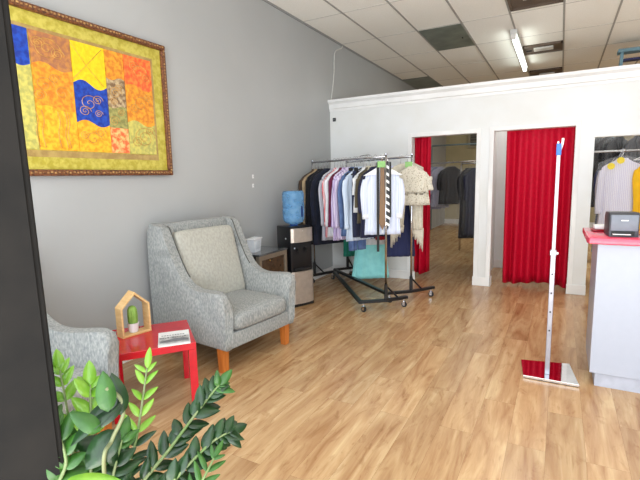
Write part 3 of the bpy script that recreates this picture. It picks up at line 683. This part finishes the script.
# ties and straps in front of the business shirt
def tie(label, x, m, L, w, y, z0=-.07, kind='necktie'):
    p = onA(.962); t = thing(kind, label, kind.replace('_', ' '), (p.x, p.y, zA), fa)
    bm = NB(); prism(bm, [(x-w*.55, z0), (x+w*.55, z0), (x+w, z0-L*.9), (x, z0-L), (x-w, z0-L*.9)] if kind == 'necktie' else [(x-w, z0), (x+w, z0), (x+w, z0-L), (x-w, z0-L)], y-.004, y+.004, 'y', .0015, 1)
    obj('blade' if kind == 'necktie' else 'strap_band', bm, m, t)
    if kind == 'necktie':
        bm = NB(); tube(bm, [(x, y, z0), (x, y+.03, -.035), (x, y+.05, z0)], .007, 6); obj('loop', bm, m, t)
    return t
tie('plain brown necktie in front of the business shirt', -.008, cmat('brown_silk', (118, 84, 44), rough=.4), .74, .035, -.062)
tie('black necktie with white diagonal stripes beside the brown tie', .050, stripe_mat('black_white_diagonal', (18, 18, 20), (238, 238, 236), .062, .62, (.55, 0, .8), .5), .74, .021, -.066)
tie('black strap hanging left of the neckties, reaching lowest', -.056, M_plug, .98, .014, -.060, kind='hanging_strap')
tie('black strap hanging right of the striped necktie', .078, M_plug, .60, .010, -.058, kind='hanging_strap')
# green size tags
for (p, a, lab) in ((onA(.965), fa, 'lime green paper tag above the neckties'), (onB(.97), fa, 'lime green paper tag on the cream knit top')):
    t = thing('paper_tag', lab, 'paper tag', (p.x, p.y, ZA), a, 'green paper tags on the racks')
    obj('tag_card', B(-.065, .02, -.082, -.079, -.115, -.05), mat('lime_paper', (136, 186, 112), .6), t)
    bm = NB(); tube(bm, [(-.02, -.08, -.052), (-.01, -.04, -.01), (0, 0, .016)], .0015, 5); obj('string', bm, M_trim, t)
# rear rack
garment('dress', 'teal green dress at the far left of the rear rack', 'dress', onB(.10), angB, zB, cmat('teal_cloth', (40, 138, 116)), 1.28, .16, .3, group=G2, sleeves=False, bottom=.15)
garment('trousers', 'blue jeans hanging low behind the lilac shirts', 'jeans', onB(.20), angB-.1, zB, cmat('jean_denim', (84, 104, 146), (64, 84, 128)), 1.02, .17, group=G2)
garment('trousers', 'faded blue jeans hanging low between the lilac and white shirts', 'jeans', onA(.66), angA+.1, zA, cmat('jean_denim_faded', (92, 114, 158), (66, 88, 132)), .98, .13, group=G1)
garment('dress', 'long turquoise dress reaching almost to the floor', 'dress', onB(.42), math.radians(32), zB, cmat('turquoise_crepe', (152, 226, 224), (138, 214, 214)), 1.52, .21, .3, group=G2, sleeves=False, bottom=.27, fold=.014)
garment('shirt', 'crumpled white blouse above the turquoise dress', 'blouse', onB(.52), math.radians(35), zB, cmat('white_voile', (222, 226, 230)), 1.02, .17, .6, group=G2)
garment('top', 'black top hanging beside the crumpled white blouse', 'top', onB(.58), angB, zB, cmat('black_jersey', (24, 24, 30)), .92, .18, .3, group=G2)
garment('skirt', 'red skirt showing a scrap beneath the ties', 'skirt', onB(.63), angB, zB, cmat('red_cloth', (176, 30, 40)), .93, .12, group=G2)
garment('dress', 'navy dress beneath the fringed cream shawl', 'dress', onB(.86), math.radians(28), zB, cmat('navy_crepe', (32, 38, 76)), 1.10, .17, .3, group=G2, sleeves=False, bottom=.19)
garment('shirt', 'pale lilac-blue shirt just right of the neckties', 'shirt', onB(.70), math.radians(30), zB, stripes('lilac_shirting', (214, 216, 240), (190, 196, 226), .02), .86, .19, .5, group=G2)
M_knit = mat('cream_crochet', (206, 200, 184), .95, rgb2=(150, 140, 118), scale=70, bump=.8, contrast=(.36, .46))
M_cream = mat('cream_knit', (204, 198, 182), .95, rgb2=(190, 182, 164), scale=40, bump=.5)
# shawl with fringe: two hanging panels
p = onB(.945); t = thing('fringed_shawl', 'cream knitted shawl with long fringe hung over the rear rack', 'shawl', (p.x, p.y, zB), math.radians(26), G2)
for s, L, nm_ in ((-1, 1.02, 'panel'), (1, 1.06, 'panel')):
    a, b = sorted((s*.015, s*.19)); rows = [(-.09, a*.5, b*.5, .018), (-.14, a, b, .02), (-.5, a, b, .02)]
    rows.append((-L+.18, a+.0 if s < 0 else a+.05, b-.03 if s < 0 else b, .018)); 
    pn = obj(nm_, shell(rows, .008, 4, 50+s), M_cream, t, True)
    bm = NB()
    l0 = rows[-1][1]; r0 = rows[-1][2]; k = 13
    for i in range(k):
        u = i/(k-1); x = l0+(r0-l0)*u; e = (1-u if s < 0 else u)
        ln = .05+.20*e+.03*math.sin(i*2.3)
        tube(bm, [(x, 0, -L+.20), (x+.004*math.sin(i), .004, -L+.18-ln*.5), (x-.003, 0, -L+.18-ln)], [.011, .009, .004], 6)
    obj('fringe', bm, M_cream, pn, True)
hanger(p, math.radians(26), 'w', 'white hanger holding the fringed cream shawl', 'hangers of '+G2, zB)
garment('top', 'cream open-knit short-sleeved top, rightmost on the racks', 'knit top', onB(.99)+Vector((.02, -.03, 0)), math.radians(24), zB-.01, M_knit, .44, .205, .17, group=G2, hang='w', thick=.03)

# ------------------------------------------------------------------ curtains
def curtain(label, x0, x1, y0, y1, zt, zb, seed, waves):
    rd = random.Random(seed); n = 110; m = 16; bm = NB(); g = []
    ph = rd.random()*6
    for j in range(m+1):
        v = j/m; row = []
        for i in range(n+1):
            u = i/n; a = .022+.030*v
            x = x0+(x1-x0)*u+.012*math.sin(waves*2*PI*u*.5+1)*v; y = y0+(y1-y0)*u+a*math.sin(waves*2*PI*u+ph+.4*math.sin(5*u))+.012*math.sin(waves*5.1*u+ph)*(1-v*.3)
            z = zt+(zb-zt)*v+(.02*math.sin(7*u+ph)*v)
            row.append(bm.verts.new((x, y, z)))
        g.append(row)
    for j in range(m):
        for i in range(n): bm.faces.new((g[j][i], g[j][i+1], g[j+1][i+1], g[j+1][i]))
    t = thing('curtain', label, 'curtain', (0, 0, 0), 0, 'red curtains in the doorways')
    o = obj('fabric', bm, M_red, t, True); s = o.modifiers.new('thickness', 'SOLIDIFY'); s.thickness = .004
    bm = NB(); xa, xb = (x0-.05, x1+.05); tube(bm, [(xa, (y0+y1)/2, zt+.02), (xb, (y0+y1)/2, zt+.02)], .012, 8)
    for i in range(7):
        x = x0+(x1-x0)*(i+.5)/7; tube(bm, [(x+0*math.cos(a), (y0+y1)/2+.02*math.cos(a), zt+.012+.024*math.sin(a)) for a in [2*PI*k/12 for k in range(12)]], .002, 5, closed=True)
    obj('rod_and_rings', bm, M_chrome, t, True)
curtain('red curtain drawn to the left side of the first doorway, behind the cream knit top', -1.90, -1.66, 6.37, 6.42, 2.12, .06, 3, 3)
curtain('wide red curtain hanging across the second doorway, behind the metal pole', -.64, .16, 6.37, 6.37, 2.12, .045, 5, 5.5)

# ------------------------------------------------------------------ pole stand
t = thing('pole_stand', 'tall slim silver pole on a mirror-polished square floor plate', 'stand', (-.018, 3.506, 0))
pb = [(-.195, 3.395), (.20, 3.395), (.125, 3.83), (-.205, 3.66)]
c = Vector((-.018, 3.506))
pl = [(-.155, -.10), (.205, -.10), (.15, .27), (-.19, .20)]
bm = NB(); prism(bm, pl, .004, .022, 'z', .002, 1); obj('base_plate', bm, M_mirror, t)
bm = NB(); prism(bm, [(a*.97, b*.97) for a, b in pl], 0, .004, 'z'); obj('rubber_pad', bm, M_plug, t)
M_alu = mat('satin_aluminium', (160, 160, 170), .3, .6)
obj('lower_tube', B(-.0165, .0165, -.012, .012, .022, .95, .004), M_alu, t)
bm = NB()
for z in (.36, .50, .64, .78): box(bm, -.005, .005, -.0135, -.010, z-.006, z+.006)
obj('adjustment_holes', bm, M_plug, t)
obj('collar', B(-.022, .020, -.015, .015, .915, .955, .004), M_alu, t)
obj('clamp_screw', B(.020, .032, -.006, .006, .925, .94, .002), M_trim, t)
obj('upper_tube', B(-.0115, .0115, -.008, .008, .93, 1.64, .003), mat('white_tube', (186, 186, 196), .35, .3), t)
obj('blue_sleeve', B(-.016, .016, -.012, .012, 1.62, 1.70, .004), mat('blue_plastic', (50, 108, 196), .35), t)
bm = NB(); tube(bm, [(-.006, 0, 1.695), (-.006, 0, 1.715)], .006, 8); tube(bm, [(.012, 0, 1.66), (.020, 0, 1.70), (.022, 0, 1.735)], [.006, .008, .008], 8); obj('top_hook', bm, M_trim, t, True)

# ------------------------------------------------------------------ counter
t = thing('counter', 'white reception counter with red laminate top at the right edge', 'counter', (.245, 3.475, 0))
Wc, Dc = 1.9, .52
obj('body', B(0, Wc, 0, Dc, .10, 1.02, .003), mat('white_laminate', (162, 167, 179), .35, rgb2=(160, 165, 177)), t)
obj('plinth', B(.035, Wc-.03, .02, Dc-.03, 0, .10), mat('plinth_white', (168, 172, 184), .4), t)
bm = NB(); prism(bm, [(-.05, -.035), (-.065, 0), (-.068, .60), (Wc+.03, .60), (Wc+.03, -.02), (.06, -.045)], 1.02, 1.062, 'z', .006, 3); obj('worktop', bm, M_redtop, t, 'auto')
# printer
t = thing('label_printer', 'small grey desktop printer with paper in its slot, on the red counter', 'printer', (.385, 3.64, 1.062), math.radians(4))
M_pr = mat('printer_grey', (112, 118, 128), .4)
bm = NB(); prism(bm, [(-.10, 0), (.10, 0), (.10, .13), (.075, .16), (-.085, .165), (-.10, .15)], -.085, .085, 'x', .006)
for v in bm.verts: pass
obj('body', bm, mat('printer_dark', (52, 54, 60), .4), t, 'auto')
bm = NB(); box(bm, -.078, .078, -.112, -.095, .042, .150, .005); obj('front_cover', bm, M_pr, t, 'auto')
obj('output_slot', B(-.07, .06, -.106, -.098, .010, .038, .002), M_plug, t)
obj('paper', B(-.065, .035, -.135, -.09, .018, .022), M_trim, t)
obj('badge', B(-.02, .02, -.1135, -.111, .110, .116), M_trim, t)
t = thing('card_terminal', 'black device at the right edge of the photo beside the printer', 'device', (.60, 3.62, 1.062), math.radians(4))
obj('body', B(-.085, .10, -.10, .10, 0, .135, .008), mat('device_black', (30, 31, 34), .4), t, 'auto')
obj('paper_roll', B(-.07, .05, -.06, .04, .135, .150, .006), M_trim, t); obj('screen', B(-.06, .06, -.103, -.099, .05, .11), mat('dark_screen', (16, 18, 22), .1), t)
t = thing('tape_dispenser', 'little white box with red base near the left end of the counter', 'box', (.275, 3.84, 1.062), math.radians(8))
obj('red_base', B(-.05, .045, -.04, .05, 0, .018, .006), mat('dark_red_plastic', (150, 16, 36), .3), t, 'auto')
obj('white_body', B(-.04, .036, -.036, .03, .018, .052, .008), M_trim, t, 'auto')
bm = NB(); lathe(bm, [(.006, -.008), (.022, -.008), (.022, .008), (.006, .008)], n=18); bmesh.ops.rotate(bm, verts=bm.verts, cent=(0, 0, 0), matrix=Matrix.Rotation(PI/2, 3, 'X')); bmesh.ops.translate(bm, verts=bm.verts, vec=(.062, .0, .023)); obj('red_roll', bm, M_redtop, t, 'auto')

# ------------------------------------------------------------------ workroom behind the third opening: cleaned clothes in film
M_film = mat('clear_garment_film', (225, 230, 234), .15, trans=.0, alpha=.06, spec=.5, bump=.6, bscale=14)
def film(pos, ang, zr, hw, L, lab, seed, grp):
    t = thing('garment_bag', lab, 'garment bag', (pos.x, pos.y, zr), ang, grp)
    rows = [(-.07, -.05, .05, .035), (-.10, -hw*.6, hw*.6, .05), (-.155, -hw*1.12, hw*1.12, .055), (-.3, -hw*1.18, hw*1.18, .055), (-L, -hw*1.22, hw*1.22, .06)]
    obj('film', shell(rows, .014, 7, seed), M_film, t, True)
GB = 'film-covered clothes behind the counter'
def rail_thing(lab, a, b, z, m, r=.016, posts=True):
    t = thing('hanging_rail', lab, 'rail', ((a[0]+b[0])/2, (a[1]+b[1])/2, 0))
    c = Vector(((a[0]+b[0])/2, (a[1]+b[1])/2, 0)); A_, B_ = Vector((a[0], a[1], z))-c, Vector((b[0], b[1], z))-c
    bm = NB(); tube(bm, [A_, B_], r, 10); obj('rail', bm, m, t, True)
    if posts:
        for q in (A_, B_): bm = NB(); tube(bm, [(q.x, q.y, 0), (q.x, q.y, z)], .018, 10); obj('post', bm, m, t, True)
    return t
rail_thing('steel clothes rail holding the film-covered shirts behind the counter', (.70, 6.8), (.70, 7.75), 1.76, M_chrome, posts=False)
rail_thing('second steel clothes rail farther right, holding the yellow shirt', (1.03, 6.7), (1.03, 7.75), 1.76, M_chrome, posts=False)
rail_thing('long steel crossbar carrying the short clothes rails behind the counter', (.28, 7.5), (4.5, 7.5), 1.785, M_chrome, posts=False)
rail_thing('high steel rail with the black coats behind the counter', (.28, 8.2), (4.5, 8.2), 2.12, M_chrome, posts=False)
def row(specs, x, z, grp, ang0=0):
    for i, (y, kind, lab, c, L, hw, sl, fm) in enumerate(specs):
        pos = Vector((x, y, 0)); ang = ang0+.06*math.sin(i*2)
        garment(kind, lab, {'shirt': 'shirt', 'jacket': 'jacket', 'dress': 'dress'}[kind], pos, ang, z+.014, c if not isinstance(c, tuple) else cmat('cleaned_cloth', c), L, hw, sl, group=grp, hang='w' if kind == 'shirt' else 'k')
        if fm: film(pos, ang, z+.014, hw, L+.12, 'clear film over the '+lab.split(',')[0], 70+i, grp)
ww = stripes('pale_shirting', (232, 230, 240), (214, 208, 228), .02)
row([(6.93, 'shirt', 'pale lilac-white shirt with yellow order tag behind the counter', ww, 1.0, .235, .6, True), (7.12, 'shirt', 'soft pink-grey shirt behind the lilac-white one', (206, 192, 200), .95, .23, .5, True), (7.3, 'jacket', 'navy jacket tucked behind the pale shirts in film', (38, 44, 84), .9, .24, .5, False)], .70, 1.76, GB, -.1)
row([(6.84, 'shirt', 'bright yellow shirt at the right edge behind the counter', (244, 188, 24), 1.0, .175, .6, False), (7.0, 'shirt', 'red shirt peeking left of the yellow shirt', (176, 30, 44), .95, .22, .5, False), (7.2, 'shirt', 'pale blue shirt behind the yellow shirt', (176, 200, 224), .85, .2, .5, True)], 1.03, 1.76, GB)
for i, (x, c, lab) in enumerate([(.50, (20, 21, 24), 'black coat in film at the left end of the high rail'), (.62, (27, 27, 31), 'black coat second from the left on the high rail'), (.76, (22, 22, 26), 'black coat third from the left on the high rail'), (1.0, (36, 37, 42), 'charcoal coat right of the black coats on the high rail')]):
    garment('jacket', lab, 'coat', Vector((x, 8.2, 0)), .75+.1*math.sin(i*3), 2.134, cmat('coat_wool', c), 1.05, .24, .6, group=GB, hang='w')
    film(Vector((x, 8.2, 0)), .75+.1*math.sin(i*3), 2.134, .24, 1.18, 'clear plastic film over the '+lab.replace(' in film', ''), 60+i, GB)
for (x, y, z, lab) in ((.57, 6.85, 1.57, 'round yellow order tag on the lilac-white shirt'), (.67, 6.85, 1.64, 'yellow order tag near the hanger of the lilac-white shirt')):
    t = thing('order_tag', lab, 'tag', (x, y, z), 0, 'yellow order tags'); bm = NB(); lathe(bm, [(.002, 0), (.042, 0), (.042, .002), (.002, .002)], n=20); bmesh.ops.rotate(bm, verts=bm.verts, cent=(0, 0, 0), matrix=Matrix.Rotation(PI/2, 3, 'X')); obj('paper_disc', bm, mat('yellow_tag', (240, 214, 60), .6), t)
    bm = NB(); tube(bm, [(0, 0, .04), (.03, .03, .1)], .002, 5); obj('string', bm, M_trim, t)
t = thing('hanger_stack', 'stack of empty white hangers hooked on the rail at the right edge', 'hanger stack', (.99, 6.72, 1.80))
for i in range(8):
    bm = NB(); y = i*.018; tube(bm, [(-.19, y, -.16), (0, y, -.075), (.19, y, -.16)], .004, 6); tube(bm, [(-.19, y, -.16), (.19, y, -.16)], .004, 6); tube(bm, [(0, y, -.075), (0, y, -.03), (.018, y, -.01), (.012, y, .014), (-.01, y, .012)], .0022, 5)
    obj('hanger', bm, hang_mat['w'] if i % 2 == 0 else M_chrome, t, True)
rail_thing('short cross rail holding the stack of empty hangers', (.84, 6.66), (1.0, 6.66), 1.80, M_chrome) if False else None
# ------------------------------------------------------------------ workroom seen through the first opening
GW = 'film-covered clothes in the back workroom'
rail_thing('pale blue-grey rail spanning high across the back workroom', (-3.12, 12.2), (-1.0, 12.2), 2.30, mat('blue_grey_pipe', (120, 140, 146), .4), .022)
rail_thing('low clothes rail in the back workroom', (-3.10, 10.6), (-1.2, 9.6), 1.78, M_chrome)
def pw(x): u = (x+3.10)/1.9; return Vector((x, 10.6-1.0*u, 0))
spec = [(-2.62, 'shirt', 'lavender striped shirt in film, leftmost in the back workroom', (170, 172, 206), .95, .20, .6), (-2.52, 'shirt', 'blue-grey shirt next to the lavender one in the back workroom', (140, 148, 184), .92, .20, .5), (-2.42, 'shirt', 'pale lilac shirt before the dark jackets in the workroom', (184, 184, 208), .90, .20, .5),
        (-2.20, 'jacket', 'black jacket under white-shouldered film, middle of workroom rail', (28, 28, 34), .82, .22, .4), (-2.10, 'jacket', 'charcoal jacket beside the black one on workroom rail', (44, 42, 46), .80, .22, .4)]
for i, (x, k, lab, c, L, hw, sl) in enumerate(spec):
    pos = pw(x); garment(k, lab, 'jacket' if k == 'jacket' else 'shirt', pos, .25, 1.794, cmat('cleaned_cloth', c), L, hw, sl, group=GW, hang='w')
    film(pos, .25, 1.794, hw, 1.0 if k == 'shirt' else 1.42, 'clear plastic film over the '+lab.split(',')[0], 90+i, GW)
rail_thing('right-hand clothes rail just inside the back workroom', (-1.72, 9.0), (-1.30, 9.0), 1.72, M_chrome)
for i, (x, c, L, lab) in enumerate([(-1.585, (22, 22, 30), 1.36, 'long black coat in film at the right side of the first doorway'), (-1.47, (36, 38, 62), 1.30, 'navy coat behind the long black coat in the doorway')]):
    pos = Vector((x, 9.0, 0)); garment('jacket', lab, 'coat', pos, .5, 1.734, cmat('coat_cloth', c), L, .17, .5, group=GW); film(pos, .5, 1.734, .17, L+.12, 'clear plastic film over the '+lab.split(' in ')[0].split(' behind ')[0], 110+i, GW)
t = thing('wall_cabinet', 'pale framed box mounted high on the beige workroom wall', 'wall box', (-2.15, 14.0, 2.30))
bm = NB(); box(bm, -.33, .33, -.10, 0, 0, .06, .005); box(bm, -.33, .33, -.10, 0, .58, .64, .005); box(bm, -.33, -.27, -.10, 0, .06, .58, .005); box(bm, .27, .33, -.10, 0, .06, .58, .005); obj('frame', bm, mat('beige_frame', (170, 164, 140), .5), t)
obj('panel', B(-.27, .27, -.06, -.02, .06, .58), mat('dark_louvre_panel', (92, 92, 84), .5), t)
bm = NB()
for i in range(6): box(bm, -.27, .27, -.09, -.06, .09+i*.08, .12+i*.08)
obj('louvres', bm, mat('louvre', (120, 118, 104), .5), t)
# ------------------------------------------------------------------ stepladder above the partition
M_lad = mat('light_blue_fibreglass', (112, 146, 160), .5)
t = thing('stepladder', 'tall light blue stepladder showing above the partition at the right', 'ladder', (1.02, 8.9, 0)); t.scale = (1.2, 1.2, 1.118)
for x0, x1, nm_ in ((-.32, -.20, 'side_rail'), (.32, .20, 'side_rail')):
    bm = NB()
    loft(bm, [[(xx+sx*.018, yy+sy*.038, z) for sx, sy in ((-1, -1), (1, -1), (1, 1), (-1, 1))] for xx, yy, z in ((x0*1.05, -.35, 0), (x1, -.03, 3.05))]); obj(nm_, bm, M_lad, t)
    bm = NB()
    loft(bm, [[(xx+sx*.014, yy+sy*.025, z) for sx, sy in ((-1, -1), (1, -1), (1, 1), (-1, 1))] for xx, yy, z in ((x0*1.1, .65, 0), (x1, .05, 3.0))]); obj('rear_rail', bm, M_lad, t)
for i in range(9):
    z = .32+i*.31; u = z/3.05; obj('step', B(-.32*1.05*(1-u)-.20*u, .32*1.05*(1-u)+.20*u, -.35+.32*u-.04, -.35+.32*u+.04, z-.02, z+.005), M_alu, t)
obj('top_cap', B(-.25, .25, -.09, .09, 3.03, 3.08, .008), M_lad, t)
obj('paint_shelf', B(-.18, .18, -.04, .08, 2.92, 2.95, .004), mat('dark_blue_shelf', (40, 44, 90), .5), t)

# ------------------------------------------------------------------ foreground plant
M_lf = mat('dark_glossy_leaf', (28, 60, 24), .34, rgb2=(16, 40, 15), scale=24, coat=.05, bump=.2)
M_lm = mat('mid_green_leaf', (54, 98, 32), .42, rgb2=(36, 76, 24), scale=24, coat=.05, bump=.2)
M_ly = mat('young_lime_leaf', (128, 172, 56), .35, rgb2=(96, 148, 36), scale=14, coat=.2)
M_stem = mat('plant_stem', (92, 118, 62), .5, rgb2=(120, 130, 90))
def leaf(bm, base, dirv, nrm_, L, W, fold=.25, curl=.12, mi=0):
    d = dirv.normalized(); s = d.cross(nrm_).normalized(); n_ = s.cross(d); k = 8
    top, mid, bot, rows = [], [], [], []
    for i in range(k+1):
        u = i/k; w_ = W*.5*(math.sin(PI*min(1, u**.8))**.75)*(1 if u < 1 else 0)+.0006
        c_ = base+d*(L*u)+n_*(-curl*L*u*u)
        rows.append([c_-s*w_+n_*(fold*w_), c_, c_+s*w_+n_*(fold*w_)])
    T = [[bm.verts.new(p) for p in r] for r in rows]; Bt = [[bm.verts.new(p-n_*.0009) for p in r] for r in rows]
    for i in range(k):
        for j in range(2):
            bm.faces.new((T[i][j], T[i][j+1], T[i+1][j+1], T[i+1][j])).material_index = mi
            bm.faces.new((Bt[i][j], Bt[i+1][j], Bt[i+1][j+1], Bt[i][j+1])).material_index = mi
        bm.faces.new((T[i][0], T[i+1][0], Bt[i+1][0], Bt[i][0])).material_index = mi
        bm.faces.new((T[i][2], Bt[i][2], Bt[i+1][2], T[i+1][2])).material_index = mi
PB = Vector((-1.20, .83, 0))
t = thing('potted_plant', 'leafy dark green foreground plant rising in front of the red table', 'plant', PB)
bm = NB(); lathe(bm, [(.10, 0), (.12, .01), (.155, .28), (.165, .30), (.165, .32), (.148, .32), (.142, .28), (.002, .28)], n=36); obj('pot', bm, mat('dark_grey_pot', (66, 66, 68), .5), t, 'auto')
bm = NB(); lathe(bm, [(.002, .275), (.14, .275), (.14, .29), (.002, .295)], n=30); obj('soil', bm, mat('potting_soil', (50, 38, 28), .95, bump=.8, scale=60), t)
def zz_stem(pts, pairs, L, W, mats_, seed, start=.25, young=.2):
    rd = random.Random(seed); P = smoothpts([Vector(p)-PB for p in pts], 10); N = len(P)
    bm = NB(); tube(bm, P, [.0075*(1-.65*i/N) for i in range(N)], 7); so = obj('stem', bm, M_stem, t, True)
    bm = NB()
    for k in range(pairs):
        u = start+(1-start)*k/(pairs-1); i = min(N-2, int(u*(N-1))); p_ = P[i]; d = (P[i+1]-P[i]).normalized()
        view = (Vector((0, 0, 1.5))-PB-p_).normalized(); side = d.cross(view).normalized()
        for s in (-1, 1):
            nrm2 = (view+Vector((rd.uniform(-.35, .35), rd.uniform(-.35, .35), .5+rd.uniform(-.2, .4)))).normalized()
            dv = (d*rd.uniform(.6, 1.2)+side*s*rd.uniform(.5, 1.0)+view*rd.uniform(-.4, .4)).normalized()
            sc = (.75+.35*math.sin(PI*min(1, u*.9)))*(1 if u < .95 else .8)
            leaf(bm, p_, dv, nrm2, L*.8*sc*rd.uniform(.8, 1.2), W*.78*sc, mi=1 if u > 1-young else 0, curl=rd.uniform(.02, .25))
    leaf(bm, P[-1], (P[-1]-P[-3]), (Vector((0, 0, 1.5))-PB-P[-1]), L*.8, W*.8, mi=1)
    fo = obj('foliage', bm, mats_, so, True)
rt_ = Vector((-1.20, .83, .28))
zz_stem([rt_, along(118, 500, 1.36), along(136, 440, 1.40), along(147, 368, 1.46)], 12, .082, .026, [M_lf, M_ly], 1, .25, .32)
zz_stem([rt_+Vector((.03, .0, 0)), along(130, 505, 1.33), along(172, 446, 1.34), along(205, 402, 1.40), along(219, 385, 1.42)], 17, .08, .038, [M_lf, M_lm], 2, .22, .12)
zz_stem([rt_+Vector((.04, -.02, 0)), along(140, 520, 1.22), along(178, 476, 1.22), along(212, 442, 1.26), along(230, 432, 1.28)], 14, .074, .038, [M_lf, M_lf], 3, .3, .1)
zz_stem([rt_+Vector((.05, -.03, 0)), along(180, 520, 1.18), along(200, 485, 1.18), along(214, 458, 1.22)], 4, .07, .02, [M_lm, M_lm], 4, .5, .1)
zz_stem([rt_+Vector((-.04, .02, 0)), along(80, 500, 1.30), along(72, 440, 1.32), along(60, 370, 1.38)], 11, .075, .036, [M_lm, M_ly], 5, .2, .25)
zz_stem([rt_+Vector((-.02, .02, 0)), along(95, 505, 1.28), along(92, 440, 1.30), along(90, 385, 1.34)], 10, .085, .042, [M_lm, M_ly], 6, .15, .3)
zz_stem([rt_+Vector((-.06, .0, 0)), along(60, 505, 1.24), along(66, 460, 1.22), along(52, 420, 1.25)], 9, .08, .04, [M_lm, M_lm], 7, .2, .2)
zz_stem([rt_+Vector((.0, -.03, 0)), along(105, 520, 1.25), along(112, 480, 1.25), along(122, 440, 1.3)], 10, .085, .038, [M_lf, M_lm], 8, .1, .2)
# the long drooping leaf stalk with big folded leaves
P = [Vector(p)-PB for p in smoothpts([rt_+Vector((0, -.05, 0)), along(104, 470, 1.18), along(112, 440, 1.18), along(123, 415, 1.18), along(120, 398, 1.18), along(106, 388, 1.18)], 8)]
bm = NB(); tube(bm, P, .0052, 8); so = obj('stalk', bm, mat('pale_stalk', (112, 118, 82), .6), t, True)
bm = NB()
def bigleaf(a, b, W, mi, nz, fold=.5, curl=.1):
    a, b = a-PB, b-PB; leaf(bm, a, b-a, nz, (b-a).length, W, fold, curl, mi)
vw = Vector((.55, -.35, .6))
bigleaf(along(123, 402, 1.18), along(80, 432, 1.16), .055, 0, vw); bigleaf(along(122, 400, 1.18), along(68, 444, 1.15), .045, 0, Vector((.3, -.4, .9)))
bigleaf(along(108, 412, 1.16), along(103, 371, 1.19), .046, 1, vw, .5); bigleaf(along(121, 415, 1.17), along(112, 373, 1.2), .05, 0, vw)
bigleaf(along(100, 432, 1.14), along(70, 412, 1.16), .04, 1, vw); bigleaf(along(62, 484, 1.05), along(122, 478, 1.05), .035, 2, Vector((.4, -.5, .8)), .2)
bigleaf(along(120, 430, 1.22), along(84, 470, 1.2), .07, 0, vw); bigleaf(along(112, 455, 1.25), along(75, 440, 1.28), .06, 0, vw)
obj('leaf_blades', bm, [M_lf, M_lm, M_ly], so, True)
